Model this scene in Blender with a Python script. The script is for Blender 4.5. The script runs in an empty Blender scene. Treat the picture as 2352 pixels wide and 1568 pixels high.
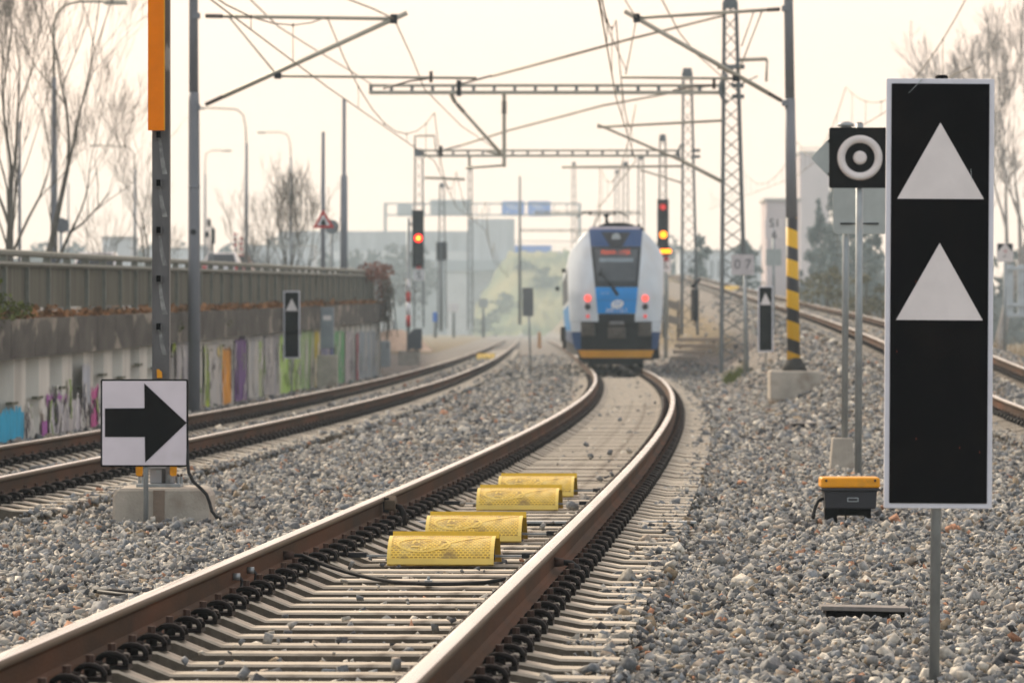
import bpy, bmesh, math, random
import numpy as np
from mathutils import Vector, Matrix

random.seed(7)
rng = np.random.default_rng(11)
R_ = math.radians
scene = bpy.context.scene
COL = scene.collection
F, HY, CX, CZ = 11200.0, 757.0, 1176.0, 1.37     # long lens: metres from measured directions


def ppm(Y):
    return F / Y


def W(px, py, Y):
    return Vector(((px - CX) / F * Y, Y, CZ - (py - HY) / F * Y))


# ------------------------------------------------------------------ materials
MATS = {}


def mat(name, col, rough=0.7, metal=0.0, var=0.12, vs=6.0, bump=0.0, bs=40.0, col2=None, emit=None, es=1.0,
        stretch=(1, 1, 1), spec=0.28, coat=0.0, lo=0.35, hi=0.65, col3=None, s3=2.0, f3=(0.55, 0.7)):
    if name in MATS:
        return MATS[name]
    m = bpy.data.materials.new(name)
    m.use_nodes = True
    nt = m.node_tree
    N, L = nt.nodes, nt.links
    b = N['Principled BSDF']
    b.inputs['Roughness'].default_value = rough
    b.inputs['Metallic'].default_value = metal
    b.inputs['Specular IOR Level'].default_value = spec
    b.inputs['Coat Weight'].default_value = coat
    tc = N.new('ShaderNodeTexCoord')
    mp = N.new('ShaderNodeMapping')
    mp.inputs['Scale'].default_value = stretch
    L.new(tc.outputs['Object'], mp.inputs['Vector'])
    c1 = tuple(max(0, c * (1 - var)) for c in col)
    c2 = col2 if col2 else tuple(min(1, c * (1 + var)) for c in col)
    no = N.new('ShaderNodeTexNoise')
    no.inputs['Scale'].default_value = vs
    no.inputs['Detail'].default_value = 6
    no.inputs['Roughness'].default_value = 0.6
    L.new(mp.outputs['Vector'], no.inputs['Vector'])
    cr = N.new('ShaderNodeValToRGB')
    cr.color_ramp.elements[0].position = lo
    cr.color_ramp.elements[1].position = hi
    cr.color_ramp.elements[0].color = (*c1, 1)
    cr.color_ramp.elements[1].color = (*c2, 1)
    L.new(no.outputs['Fac'], cr.inputs['Fac'])
    out = cr.outputs['Color']
    if col3:
        n3 = N.new('ShaderNodeTexNoise')
        n3.inputs['Scale'].default_value = s3
        n3.inputs['Detail'].default_value = 5
        L.new(mp.outputs['Vector'], n3.inputs['Vector'])
        r3 = N.new('ShaderNodeValToRGB')
        r3.color_ramp.elements[0].position = f3[0]
        r3.color_ramp.elements[1].position = f3[1]
        L.new(n3.outputs['Fac'], r3.inputs['Fac'])
        mx = N.new('ShaderNodeMix')
        mx.data_type = 'RGBA'
        L.new(r3.outputs['Color'], mx.inputs['Factor'])
        L.new(out, mx.inputs['A'])
        mx.inputs['B'].default_value = (*col3, 1)
        out = mx.outputs['Result']
    L.new(out, b.inputs['Base Color'])
    rr = N.new('ShaderNodeMapRange')
    rr.inputs['To Min'].default_value = max(0.02, rough - 0.12)
    rr.inputs['To Max'].default_value = min(1, rough + 0.12)
    L.new(no.outputs['Fac'], rr.inputs['Value'])
    L.new(rr.outputs['Result'], b.inputs['Roughness'])
    if bump > 0:
        n2 = N.new('ShaderNodeTexNoise')
        n2.inputs['Scale'].default_value = bs
        n2.inputs['Detail'].default_value = 4
        L.new(mp.outputs['Vector'], n2.inputs['Vector'])
        bp = N.new('ShaderNodeBump')
        bp.inputs['Strength'].default_value = bump
        bp.inputs['Distance'].default_value = 0.02
        L.new(n2.outputs['Fac'], bp.inputs['Height'])
        L.new(bp.outputs['Normal'], b.inputs['Normal'])
    if emit:
        b.inputs['Emission Color'].default_value = (*emit, 1)
        b.inputs['Emission Strength'].default_value = es
    MATS[name] = m
    return m


m_sleeper = mat('sleeper concrete', (0.53, 0.47, 0.375), 0.75, var=0.16, vs=5, bump=0.25, bs=60, col3=(0.16, 0.13, 0.10), s3=5.0, f3=(0.54, 0.76))
m_flank = mat('shade darkened sleeper side', (0.115, 0.097, 0.074), 0.9, spec=.05, var=0.25, vs=6, bump=0.3, bs=50)  # the shade on the sleeper sides is put into this darker colour
m_conc = mat('cast concrete', (0.42, 0.38, 0.32), 0.85, var=0.16, vs=4, bump=0.3, bs=50, col3=(0.27, 0.22, 0.17), s3=2.5)
m_concband = mat('stained concrete', (0.22, 0.17, 0.13), 0.9, var=0.2, vs=6, bump=0.3)
m_rust = mat('rusty rail steel', (0.058, 0.031, 0.017), 0.75, 0.0, var=0.35, vs=5, bump=0.15, bs=80, col3=(0.125, 0.050, 0.024), s3=1.6, f3=(0.48, 0.72), stretch=(1, .25, 1), spec=.08)
m_railside = mat('rail head flank', (0.105, 0.076, 0.050), 0.55, 0.0, spec=.15, var=0.15, vs=5)
m_railtop = mat('polished rail', (0.62, 0.61, 0.57), 0.27, 1.0, var=0.08, vs=8, stretch=(1, .05, 1))
m_clip = mat('black oiled spring steel', (0.010, 0.0075, 0.0065), 0.55, 0.0, var=0.3, vs=12, col3=(0.035, 0.019, 0.013), s3=14, spec=.14)
m_bolt = mat('rusty bolt', (0.06, 0.032, 0.022), 0.7, 0.1, var=0.3, vs=20)
m_galv = mat('galvanised steel', (0.33, 0.36, 0.37), 0.5, 0.55, var=0.14, vs=14, col3=(0.42, 0.36, 0.30), s3=4, f3=(0.62, 0.75), stretch=(1, 1, .35))
m_grey = mat('grey painted mast', (0.21, 0.22, 0.24), 0.55, 0.1, var=0.1, vs=3, stretch=(1, 1, .4))
m_lattice = mat('lattice steel', (0.16, 0.18, 0.19), 0.6, 0.3, var=0.12, vs=3)
m_post = mat('weathered steel post', (0.125, 0.122, 0.122), 0.55, 0.25, var=0.18, vs=3, col3=(0.34, 0.345, 0.335), s3=3.3, f3=(0.63, 0.7), stretch=(2.5, 1, .75))
m_tube = mat('aluminium tube', (0.42, 0.40, 0.33), 0.5, 0.35, var=0.08)
m_wire = mat('weathered copper wire', (0.22, 0.2, 0.15), 0.6, 0.4, var=0.1)
m_insul = mat('brown glazed insulator', (0.07, 0.055, 0.045), 0.3, 0, var=0.15)
m_dark = mat('dark steel', (0.022, 0.023, 0.026), 0.6, 0.0, var=0.2, spec=.25)
m_black = mat('black sign enamel', (0.0035, 0.0032, 0.0038), 0.6, 0, var=0.3, vs=3, spec=.08, col3=(0.011, 0.008, 0.007), s3=2.6, f3=(.5, .8))
m_whites = mat('white sign film', (0.76, 0.71, 0.69), 0.45, 0, var=0.05, vs=6, col3=(0.66, 0.58, 0.53), s3=5, f3=(0.62, 0.76))
m_whitef = mat('white sign frame', (0.70, 0.70, 0.75), 0.45, 0, var=0.05, vs=8, col3=(0.45, 0.42, 0.38), s3=9, f3=(0.68, 0.8))
m_arrowbg = mat('lilac white sign', (0.70, 0.645, 0.69), 0.4, 0, var=0.06, vs=3, col3=(.60, .55, .56), s3=5, f3=(.6, .8))
m_signback = mat('bare sign back', (0.42, 0.455, 0.44), 0.5, 0.3, var=0.08, vs=5)
m_orange = mat('orange board', (0.84, 0.215, 0.001), 0.6, 0, var=0.05, spec=.12)
m_yedge = mat('yellow board edge', (0.75, 0.36, 0.01), 0.5, 0, var=0.05)
m_yellow = mat('yellow box lid', (0.80, 0.33, 0.006), 0.45, 0, var=0.07, vs=9, col3=(0.6, 0.27, 0.02), s3=8)
m_boxdark = mat('dark plastic box', (0.035, 0.035, 0.04), 0.55, 0, var=0.12, bump=.1, bs=120)
m_rubber = mat('black rubber cable', (0.014, 0.014, 0.014), 0.6, 0, var=0.2, spec=.25)
m_beam = mat('weathered beam', (0.085, 0.079, 0.068), 0.9, 0, var=0.4, vs=1.6, bump=.3, bs=30, col3=(0.27, 0.24, 0.195), s3=1.5, f3=(0.57, 0.65), stretch=(1, .45, 1.1))
m_wallc = mat('pale wall concrete', (0.64, 0.61, 0.54), 0.9, 0, var=0.14, vs=1.4, bump=.2, bs=30, col3=(0.36, 0.335, 0.29), s3=0.9, f3=(.52, .72), stretch=(1, 1, .3))
m_fence = mat('mossy fence panel', (0.095, 0.095, 0.072), 0.85, 0, var=0.4, vs=2.2, col3=(0.16, 0.16, 0.13), s3=1.6, stretch=(1, 1.5, .15))
m_fpost = mat('fence post', (0.20, 0.205, 0.175), 0.8, 0, var=0.15)
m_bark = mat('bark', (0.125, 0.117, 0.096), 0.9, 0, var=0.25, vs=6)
m_barkf = mat('bark grey', (0.40, 0.385, 0.365), 0.9, 0, var=0.2, vs=4)  # bark paled so that far haze is partly in the colour
m_red = mat('road sign red', (0.50, 0.035, 0.03), 0.5, 0, var=0.05)
m_blue = mat('blue road sign', (0.005, 0.15, 0.66), 0.5, 0, var=0.06)
m_white = mat('white paint', (0.75, 0.75, 0.75), 0.45, 0, var=0.04)
m_bridge = mat('bridge concrete', (0.58, 0.56, 0.54), 0.9, 0, var=0.12, vs=.2)  # lightened base colour carries part of the far haze
m_barrier = mat('bridge noise barrier', (0.42, 0.42, 0.43), 0.8, 0, var=0.14, vs=.5, stretch=(1, 1, .1))  # paler colour in place of thicker haze
m_dirt = mat('brown dry soil', (0.22, 0.16, 0.115), 0.95, 0, var=0.25, vs=1.5, bump=.4, bs=8)


def vary(m, lo, hi):
    # every object of the kind weathers to its own tone
    N, L = m.node_tree.nodes, m.node_tree.links
    b = N['Principled BSDF']
    src = b.inputs['Base Color'].links[0].from_socket
    oi = N.new('ShaderNodeObjectInfo'); mr = N.new('ShaderNodeMapRange')
    mr.inputs['To Min'].default_value = lo; mr.inputs['To Max'].default_value = hi
    L.new(oi.outputs['Random'], mr.inputs['Value'])
    v = N.new('ShaderNodeVectorMath'); v.operation = 'SCALE'
    L.new(src, v.inputs[0]); L.new(mr.outputs['Result'], v.inputs['Scale']); L.new(v.outputs['Vector'], b.inputs['Base Color'])


vary(m_sleeper, .78, 1.1)

# ------------------------------------------------------------------ mesh helpers
ORG = {}


class MB:
    def __init__(s):
        s.v, s.f, s.m, s.s = [], [], [], []

    def add(s, vs, fs, m=0, smooth=False):
        o = len(s.v)
        s.v += [tuple(v) for v in vs]
        for f in fs:
            s.f.append([i + o for i in f])
            s.m.append(m)
            s.s.append(smooth)
        return s

    def box(s, c, d, m=0, rot=None, top=None):
        x, y, z = d[0] / 2, d[1] / 2, d[2] / 2
        t = top or (1, 1)
        vs = [Vector(p) for p in ((-x, -y, -z), (x, -y, -z), (x, y, -z), (-x, y, -z),
                                  (-x * t[0], -y * t[1], z), (x * t[0], -y * t[1], z), (x * t[0], y * t[1], z), (-x * t[0], y * t[1], z))]
        if rot is not None:
            vs = [rot @ v for v in vs]
        c = Vector(c)
        return s.add([v + c for v in vs], [(3, 2, 1, 0), (4, 5, 6, 7), (0, 1, 5, 4), (1, 2, 6, 5), (2, 3, 7, 6), (3, 0, 4, 7)], m)

    def tube(s, pts, r, n=6, m=0, caps=True, smooth=True):
        pts = [Vector(p) for p in pts]
        k = len(pts)
        rs = list(r) if isinstance(r, (list, tuple)) else [r] * k
        vs, fs = [], []
        up = None
        for i, p in enumerate(pts):
            t = (pts[min(i + 1, k - 1)] - pts[max(i - 1, 0)])
            t = t.normalized() if t.length > 1e-9 else Vector((0, 0, 1))
            if up is None:
                a = Vector((0, 0, 1)) if abs(t.z) < .9 else Vector((0, 1, 0))
                up = (a - t * a.dot(t)).normalized()
            else:
                up = (up - t * up.dot(t))
                up = up.normalized() if up.length > 1e-6 else t.orthogonal().normalized()
            sd = t.cross(up)
            for j in range(n):
                a = 2 * math.pi * j / n
                vs.append(p + (up * math.cos(a) + sd * math.sin(a)) * rs[i])
        for i in range(k - 1):
            for j in range(n):
                fs.append((i * n + j, i * n + (j + 1) % n, (i + 1) * n + (j + 1) % n, (i + 1) * n + j))
        s.add(vs, fs, m, smooth)
        if caps:
            o = len(s.v) - len(vs)
            s.f.append([o + j for j in range(n - 1, -1, -1)]); s.m.append(m); s.s.append(False)
            s.f.append([o + (k - 1) * n + j for j in range(n)]); s.m.append(m); s.s.append(False)
        return s

    def prism(s, poly, y0, y1, m=0, mside=None):
        """poly: list of (x,z) anticlockwise as seen from -Y; extruded from y0 (near) to y1"""
        n = len(poly)
        vs = [(x, y0, z) for x, z in poly] + [(x, y1, z) for x, z in poly]
        s.add(vs, [list(range(n)), list(range(2 * n - 1, n - 1, -1))], m)
        o = len(s.v) - 2 * n
        for i in range(n):
            j = (i + 1) % n
            s.f.append([o + i, o + n + i, o + n + j, o + j]); s.m.append(m if mside is None else mside); s.s.append(False)
        return s

    def build(s, name, mats, parent=None, bevel=0.0, seg=2, origin=None):
        me = bpy.data.meshes.new(name)
        o0 = Vector((0, 0, 0))
        if parent is not None:
            o0 = ORG[parent.name]
        elif origin is not None:
            o0 = Vector(origin)
        me.from_pydata([(v[0] - o0.x, v[1] - o0.y, v[2] - o0.z) for v in s.v], [], s.f)
        if not isinstance(mats, (list, tuple)):
            mats = [mats]
        for m in mats:
            me.materials.append(m)
        me.polygons.foreach_set('material_index', s.m)
        me.polygons.foreach_set('use_smooth', s.s)
        if bevel > 0:
            bm = bmesh.new()
            bm.from_mesh(me)
            bmesh.ops.remove_doubles(bm, verts=bm.verts, dist=1e-5)
            ed = [e for e in bm.edges if len(e.link_faces) == 2 and e.calc_face_angle(0) > 0.5]
            bmesh.ops.bevel(bm, geom=ed, offset=bevel, segments=seg, affect='EDGES', clamp_overlap=True, profile=.5)
            bm.to_mesh(me)
            bm.free()
        me.update()
        o = bpy.data.objects.new(name, me)
        COL.objects.link(o)
        if parent is not None:
            o.parent = parent
            ORG[o.name] = o0
        else:
            o.location = o0
            ORG[o.name] = o0
        return o


def tag(o, label=None, cat=None, group=None, kind=None):
    if label: o['label'] = label
    if cat: o['category'] = cat
    if group: o['group'] = group
    if kind: o['kind'] = kind
    return o


def thing(name, label, cat, loc, group=None):
    o = bpy.data.objects.new(name, None)
    o.empty_display_size = .2
    COL.objects.link(o)
    o.location = loc
    ORG[o.name] = Vector(loc)
    return tag(o, label, cat, group)


KIDS = {}


def kids(o):
    return [c for c in bpy.data.objects if c.parent == o]


def dup(root, loc, rotz=0.0, tree=None):
    r = root.copy()
    COL.objects.link(r)
    r.location = loc
    r.rotation_euler = (0, 0, rotz)
    for c, gs in tree:
        d = c.copy()
        COL.objects.link(d)
        d.parent = r
        for g in gs:
            e = g.copy()
            COL.objects.link(e)
            e.parent = d
    return r


def tree_of(root):
    return [(c, kids(c)) for c in kids(root)]


def text_mesh(txt, size):
    cu = bpy.data.curves.new('txt', 'FONT')
    cu.body = txt
    cu.size = size
    cu.align_x = 'CENTER'
    cu.align_y = 'CENTER'
    cu.resolution_u = 3
    o = bpy.data.objects.new('txt', cu)
    COL.objects.link(o)
    dg = bpy.context.evaluated_depsgraph_get()
    me = bpy.data.meshes.new_from_object(o.evaluated_get(dg))
    vs = [tuple(v.co) for v in me.vertices]
    fs = [list(p.vertices) for p in me.polygons]
    bpy.data.objects.remove(o)
    bpy.data.curves.remove(cu)
    bpy.data.meshes.remove(me)
    return vs, fs


def text_on(mb, txt, size, centre, m=0, sx=1.0):
    """letters standing in the XZ plane, facing -Y"""
    vs, fs = text_mesh(txt, size)
    c = Vector(centre)
    mb.add([(c.x + x * sx, c.y, c.z + y) for x, y, z in vs], fs, m)


def smooth_interp(pts):
    xs = [p[0] for p in pts]
    ys = [p[1] for p in pts]
    n = len(xs)
    d = [(ys[i + 1] - ys[i]) / (xs[i + 1] - xs[i]) for i in range(n - 1)]
    t = [d[0]] + [(d[i - 1] + d[i]) / 2 for i in range(1, n - 1)] + [d[-1]]

    def f(x):
        if x <= xs[0]: return ys[0] + t[0] * (x - xs[0])
        if x >= xs[-1]: return ys[-1] + t[-1] * (x - xs[-1])
        i = max(k for k in range(n - 1) if xs[k] <= x)
        h = xs[i + 1] - xs[i]
        u = (x - xs[i]) / h
        return ((2 * u**3 - 3 * u**2 + 1) * ys[i] + (u**3 - 2 * u**2 + u) * h * t[i] + (-2 * u**3 + 3 * u**2) * ys[i + 1] + (u**3 - u**2) * h * t[i + 1])
    return f


def from_slopes(y0, x0, sl):
    ys = np.arange(0, 701.0, 0.5)
    s = np.interp(ys, [a for a, b in sl], [b for a, b in sl])
    x = np.concatenate([[0], np.cumsum((s[1:] + s[:-1]) / 2 * 0.5)])
    x = x - np.interp(y0, ys, x) + x0
    return lambda y: float(np.interp(y, ys, x)), ys, x


RT = 0.235                                  # rail top above the middle of the sleepers
mainx, MY, MX = from_slopes(17, -1.025, [(0, .0565), (30, .0535), (40, .051), (60, .0425), (90, .0272), (120, .0145), (140, .0085), (200, .006), (400, .003), (700, .003)])
leftx, LY, LX = from_slopes(37.9, -4.71, [(0, .047), (50, .0455), (65, .0365), (88, .0255), (123, .0135), (200, .006), (400, .003), (700, .003)])
rx_ = smooth_interp([(45, 6.75), (68, 7.45), (101, 8.5), (150, 10.1), (191, 11.3), (260, 12.85), (350, 14.2), (500, 16.2), (620, 17.8)])
rz_ = smooth_interp([(20, .225), (45, .25), (68, .46), (101, 1.1), (150, 1.8), (191, 2.3), (272, 3.5), (350, 4.8), (500, 7.0), (620, 7.6)])
rightx = rx_
rightz = rz_
TR = {'main': (mainx, lambda y: RT), 'left': (leftx, lambda y: RT), 'right': (rightx, rightz)}


def slope(fx, y):
    return (fx(y + .5) - fx(y - .5))


def WX(Y):
    return -6.4 + .0256 * (Y - 62)


def beam_b(Y): return 1.0 + .0069 * (Y - 62)
def beam_t(Y): return 1.5 + .0077 * (Y - 62)
def fence_t(Y): return 2.22 + .0091 * (Y - 62)


# ------------------------------------------------------------------ ground
BASE = -0.075
YS = np.arange(0, 1001.0, 1.0)
A_m = np.array([mainx(min(y, 690)) for y in YS])
A_rx = np.array([rightx(min(max(y, 20), 620)) for y in YS])
A_rz = np.array([rightz(min(max(y, 20), 620)) for y in YS]) - RT


def ground_h(x, y):
    xm = np.interp(y, YS, A_m)
    xr = np.interp(y, YS, A_rx)
    zr = np.interp(y, YS, A_rz)
    toe = xm + 2.3
    sh = np.maximum(xr - 1.9, toe + .4)
    t = np.clip((x - toe) / (sh - toe), 0, 1)
    t = t * t * (3 - 2 * t) * .5 + t * .5
    z = t * zr
    far = xr + 2.0
    z = np.where(x > far, np.maximum(zr - (x - far) * .45, np.minimum(zr, 0.0) - .1), z)
    return z + BASE


gy = np.concatenate([np.arange(6, 60, 1.0), np.arange(60, 200, 2.5), np.arange(200, 700, 12), np.array([800, 1000, 1300, 1800])])
gx = np.concatenate([[-900, -400, -150, -60, -25], np.arange(-14, 30, .45), [34, 45, 70, 150, 400, 900]])
GX, GY = np.meshgrid(gx, gy)
GZ = ground_h(GX, np.minimum(GY, 900))
nx, ny = len(gx), len(gy)
gv = np.stack([GX, GY, GZ], -1).reshape(-1, 3)
gf = [(j * nx + i, j * nx + i + 1, (j + 1) * nx + i + 1, (j + 1) * nx + i) for j in range(ny - 1) for i in range(nx - 1)]


def ground_mat():
    m = bpy.data.materials.new('ballast and soil')
    m.use_nodes = True
    N, L = m.node_tree.nodes, m.node_tree.links
    b = N['Principled BSDF']
    b.inputs['Roughness'].default_value = .9
    b.inputs['Specular IOR Level'].default_value = .1
    tc = N.new('ShaderNodeTexCoord')
    vo = N.new('ShaderNodeTexVoronoi')
    vo.inputs['Scale'].default_value = 16
    vo.inputs['Randomness'].default_value = 1
    L.new(tc.outputs['Object'], vo.inputs['Vector'])
    cr = N.new('ShaderNodeValToRGB')
    e = cr.color_ramp.elements
    e[0].position = 0; e[0].color = (.07, .068, .066, 1)
    e[1].position = 1; e[1].color = (.33, .29, .245, 1)
    for p, c in ((.35, (.16, .155, .15)), (.6, (.24, .22, .195)), (.85, (.28, .24, .19))):
        k = cr.color_ramp.elements.new(p); k.color = (*c, 1)
    sp = N.new('ShaderNodeSeparateColor')
    L.new(vo.outputs['Color'], sp.inputs['Color'])
    L.new(sp.outputs['Red'], cr.inputs['Fac'])
    # soil / dry grass away from the tracks
    n1 = N.new('ShaderNodeTexNoise'); n1.inputs['Scale'].default_value = .6; n1.inputs['Detail'].default_value = 8
    L.new(tc.outputs['Object'], n1.inputs['Vector'])
    c2 = N.new('ShaderNodeValToRGB')
    c2.color_ramp.elements[0].position = .35; c2.color_ramp.elements[0].color = (.13, .105, .06, 1)
    c2.color_ramp.elements[1].position = .65; c2.color_ramp.elements[1].color = (.24, .19, .12, 1)
    L.new(n1.outputs['Fac'], c2.inputs['Fac'])
    at = N.new('ShaderNodeAttribute'); at.attribute_name = 'soil'
    ad = N.new('ShaderNodeMath'); ad.operation = 'ADD'
    n3 = N.new('ShaderNodeTexNoise'); n3.inputs['Scale'].default_value = 1.3; n3.inputs['Detail'].default_value = 6
    L.new(tc.outputs['Object'], n3.inputs['Vector'])
    sb = N.new('ShaderNodeMath'); sb.operation = 'MULTIPLY_ADD'; sb.inputs[1].default_value = 1.2; sb.inputs[2].default_value = -.6
    L.new(n3.outputs['Fac'], sb.inputs[0])
    L.new(at.outputs['Fac'], ad.inputs[0]); L.new(sb.outputs[0], ad.inputs[1])
    cl = N.new('ShaderNodeMapRange'); cl.inputs['From Min'].default_value = .35; cl.inputs['From Max'].default_value = .65
    L.new(ad.outputs[0], cl.inputs['Value'])
    mx = N.new('ShaderNodeMix'); mx.data_type = 'RGBA'
    L.new(cl.outputs['Result'], mx.inputs['Factor'])
    L.new(cr.outputs['Color'], mx.inputs['A']); L.new(c2.outputs['Color'], mx.inputs['B'])
    L.new(mx.outputs['Result'], b.inputs['Base Color'])
    bp = N.new('ShaderNodeBump'); bp.inputs['Strength'].default_value = .9; bp.inputs['Distance'].default_value = .03
    L.new(vo.outputs['Distance'], bp.inputs['Height']); bp.invert = True
    L.new(bp.outputs['Normal'], b.inputs['Normal'])
    return m


me = bpy.data.meshes.new('ground')
me.from_pydata(gv.tolist(), [], gf)
soil = np.clip((GX - (np.interp(GY, YS, A_rx) + 2.6)) / 1.5, 0, 1)
# worn brown soil on the bank between the centre track and the upper track
toe_ = np.interp(GY, YS, A_m) + 2.9
bank = np.clip((GX - toe_) / 1.0, 0, 1) * np.clip((np.interp(GY, YS, A_rx) - 2.6 - GX) / .8, 0, 1) * np.clip((GY - 112) / 25, 0, 1)
soil = np.maximum(soil, bank * .8)
soil = np.maximum(soil, np.clip((-12 - GX) / 1.0, 0, 1))
soil = np.maximum(soil, np.clip((GY - 260) / 60, 0, 1) * (np.abs(GX - 4) > 9))
a = me.attributes.new('soil', 'FLOAT', 'POINT')
a.data.foreach_set('value', soil.reshape(-1).astype(np.float32))
me.materials.append(ground_mat())
me.polygons.foreach_set('use_smooth', [True] * len(gf))
go = bpy.data.objects.new('ground', me)
COL.objects.link(go)
tag(go, 'grey crushed stone track bed running out to soil and haze', None, None, 'structure')

# ------------------------------------------------------------------ rails
prof = [(.075, 0), (.075, .012), (.022, .029), (.0085, .045), (.0085, .118), (.018, .132), (.0355, .140), (.0365, .160), (.031, .1695), (.014, .172)]
prof = prof + [(-x, z) for x, z in reversed(prof)]
pm = [0, 0, 0, 0, 0, 0, 2, 2, 1, 1, 1, 2, 2, 0, 0, 0, 0, 0, 0, 0]
RAILH = .172


def rail(track, side, y0, y1, label, group):
    fx, fz = TR[track]
    ys = []
    y = y0
    while y < y1:
        ys.append(y)
        y += 1.0 if y < 60 else 2.0 if y < 200 else 6.0
    ys.append(y1)
    n = len(prof)
    vs, fs, ms = [], [], []
    for y in ys:
        s = slope(fx, y)
        L = math.hypot(1, s)
        lx, ly = 1 / L, -s / L
        for (u, z) in prof:
            o = side * .7535 + u
            vs.append((fx(y) + lx * o, y + ly * o, fz(y) - RAILH + z))
    for k in range(len(ys) - 1):
        for i in range(n):
            j = (i + 1) % n
            fs.append((k * n + i, k * n + j, (k + 1) * n + j, (k + 1) * n + i)); ms.append(pm[i])
    mb = MB()
    mb.add(vs, fs)
    mb.f.append(list(range(n)))
    mb.m = ms + [0]
    mb.s = [pm_ != 0 for pm_ in ms] + [False]
    o = mb.build('rail', [m_rust, m_railtop, m_railside], origin=(fx(y0), y0, fz(y0) - RAILH))
    tag(o, label, 'rail', group)
    return o


rail('main', -1, 9, 560, 'polished rail running past the yellow covers on their left into the train wheels', 'rails of the centre track')
rail('main', 1, 9, 560, 'bright polished rail bending between yellow covers and signal box to the train', 'rails of the centre track')
rail('left', -1, 34, 560, 'brown rail nearest the graffiti wall', 'rails of the track by the wall')
rail('left', 1, 34, 560, 'brown rail of the wall track on the side facing the arrow sign', 'rails of the track by the wall')
rail('right', -1, 42, 620, 'lower rail of the climbing bank track, nearer the striped pole', 'rails of the climbing track')
rail('right', 1, 42, 620, 'upper outer rail of the track climbing the bank', 'rails of the climbing track')

# ------------------------------------------------------------------ sleepers
zprof = [(0, 0), (.47, 0), (.60, .052), (.93, .052), (1.06, .028), (1.3, .024)]
zprof = [(-x, z) for x, z in reversed(zprof[1:])] + zprof


def sleeper_mb(mb, loc=(0, 0, 0), ang=0.0):
    ca, sa = math.cos(ang), math.sin(ang)
    vs = []
    for x, z in zprof:
        for (yy, zz) in ((-.112, -.17), (-.094, z - .010), (-.085, z), (.085, z), (.094, z - .010), (.112, -.17)):
            vs.append((loc[0] + x * ca - yy * sa, loc[1] + x * sa + yy * ca, loc[2] + zz))
    n = len(zprof)
    fs = []
    for k in range(n - 1):
        for i in range(6):
            j = (i + 1) % 6
            fs.append((k * 6 + i, (k + 1) * 6 + i, (k + 1) * 6 + j, k * 6 + j))
    fs.append(tuple(range(6)))
    fs.append(tuple((n - 1) * 6 + i for i in range(5, -1, -1)))
    n0 = len(mb.f)
    mb.add(vs, [f[::-1] for f in fs])
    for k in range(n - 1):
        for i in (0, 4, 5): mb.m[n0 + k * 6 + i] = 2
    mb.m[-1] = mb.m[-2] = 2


def clip_mb(mb, sx, simple=False, loc=(0, 0, 0), ang=0.0):
    """spring clip beside a rail foot; sx=+1 outward to +x; local origin at the rail seat centre"""
    ca, sa = math.cos(ang), math.sin(ang)

    def T(p):
        return (loc[0] + p[0] * ca - p[1] * sa, loc[1] + p[0] * sa + p[1] * ca, loc[2] + p[2])
    z0 = .052
    if simple:
        b = MB().box((sx * .13, 0, z0 + .03), (.12, .13, .055))
        mb.add([T(v) for v in b.v], b.f)
        return
    t = MB()
    t.box((sx * .135, 0, z0 + .009), (.115, .15, .018))
    for q in (-1, 1):
        pts = []
        for k in range(9):
            a = -0.45 + (math.pi + .75) * k / 8
            pts.append((sx * (.125 - .058 * math.cos(a)), q * (.028 + .034 * math.sin(a * .55)), z0 + .026 + .036 * math.sin(a)))
        t.tube(pts, .0125, 6)
    t.tube([(sx * .155, -.05, z0 + .047), (sx * .178, -.03, z0 + .05), (sx * .178, .03, z0 + .05), (sx * .155, .05, z0 + .047)], .012, 6)
    t.tube([(sx * .12, 0, z0 + .01), (sx * .12, 0, z0 + .068)], .024, 8)
    t.tube([(sx * .12, 0, z0 + .068), (sx * .12, 0, z0 + .098)], .0175, 6, m=1, smooth=False)
    o = len(mb.v)
    mb.v += [T(v) for v in t.v]
    mb.f += [[i + o for i in f] for f in t.f]; mb.m += t.m; mb.s += t.s


def pad_mb(mb, side):
    mb.box((side * .7535, 0, .058), (.155, .165, .011))


sl0 = thing('concrete_sleeper', '', 'sleeper', (0, 0, 0))
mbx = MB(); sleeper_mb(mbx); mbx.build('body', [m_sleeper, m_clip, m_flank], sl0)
for side in (-1, 1):
    mbx = MB(); pad_mb(mbx, side); mbx.build('rail_pad', m_rubber, sl0)
    for sx in (-1, 1):
        mbx = MB(); clip_mb(mbx, sx, loc=(side * .7535, 0, 0)); mbx.build('rail_clip', [m_clip, m_bolt], sl0)
sl_tree = tree_of(sl0)

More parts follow.
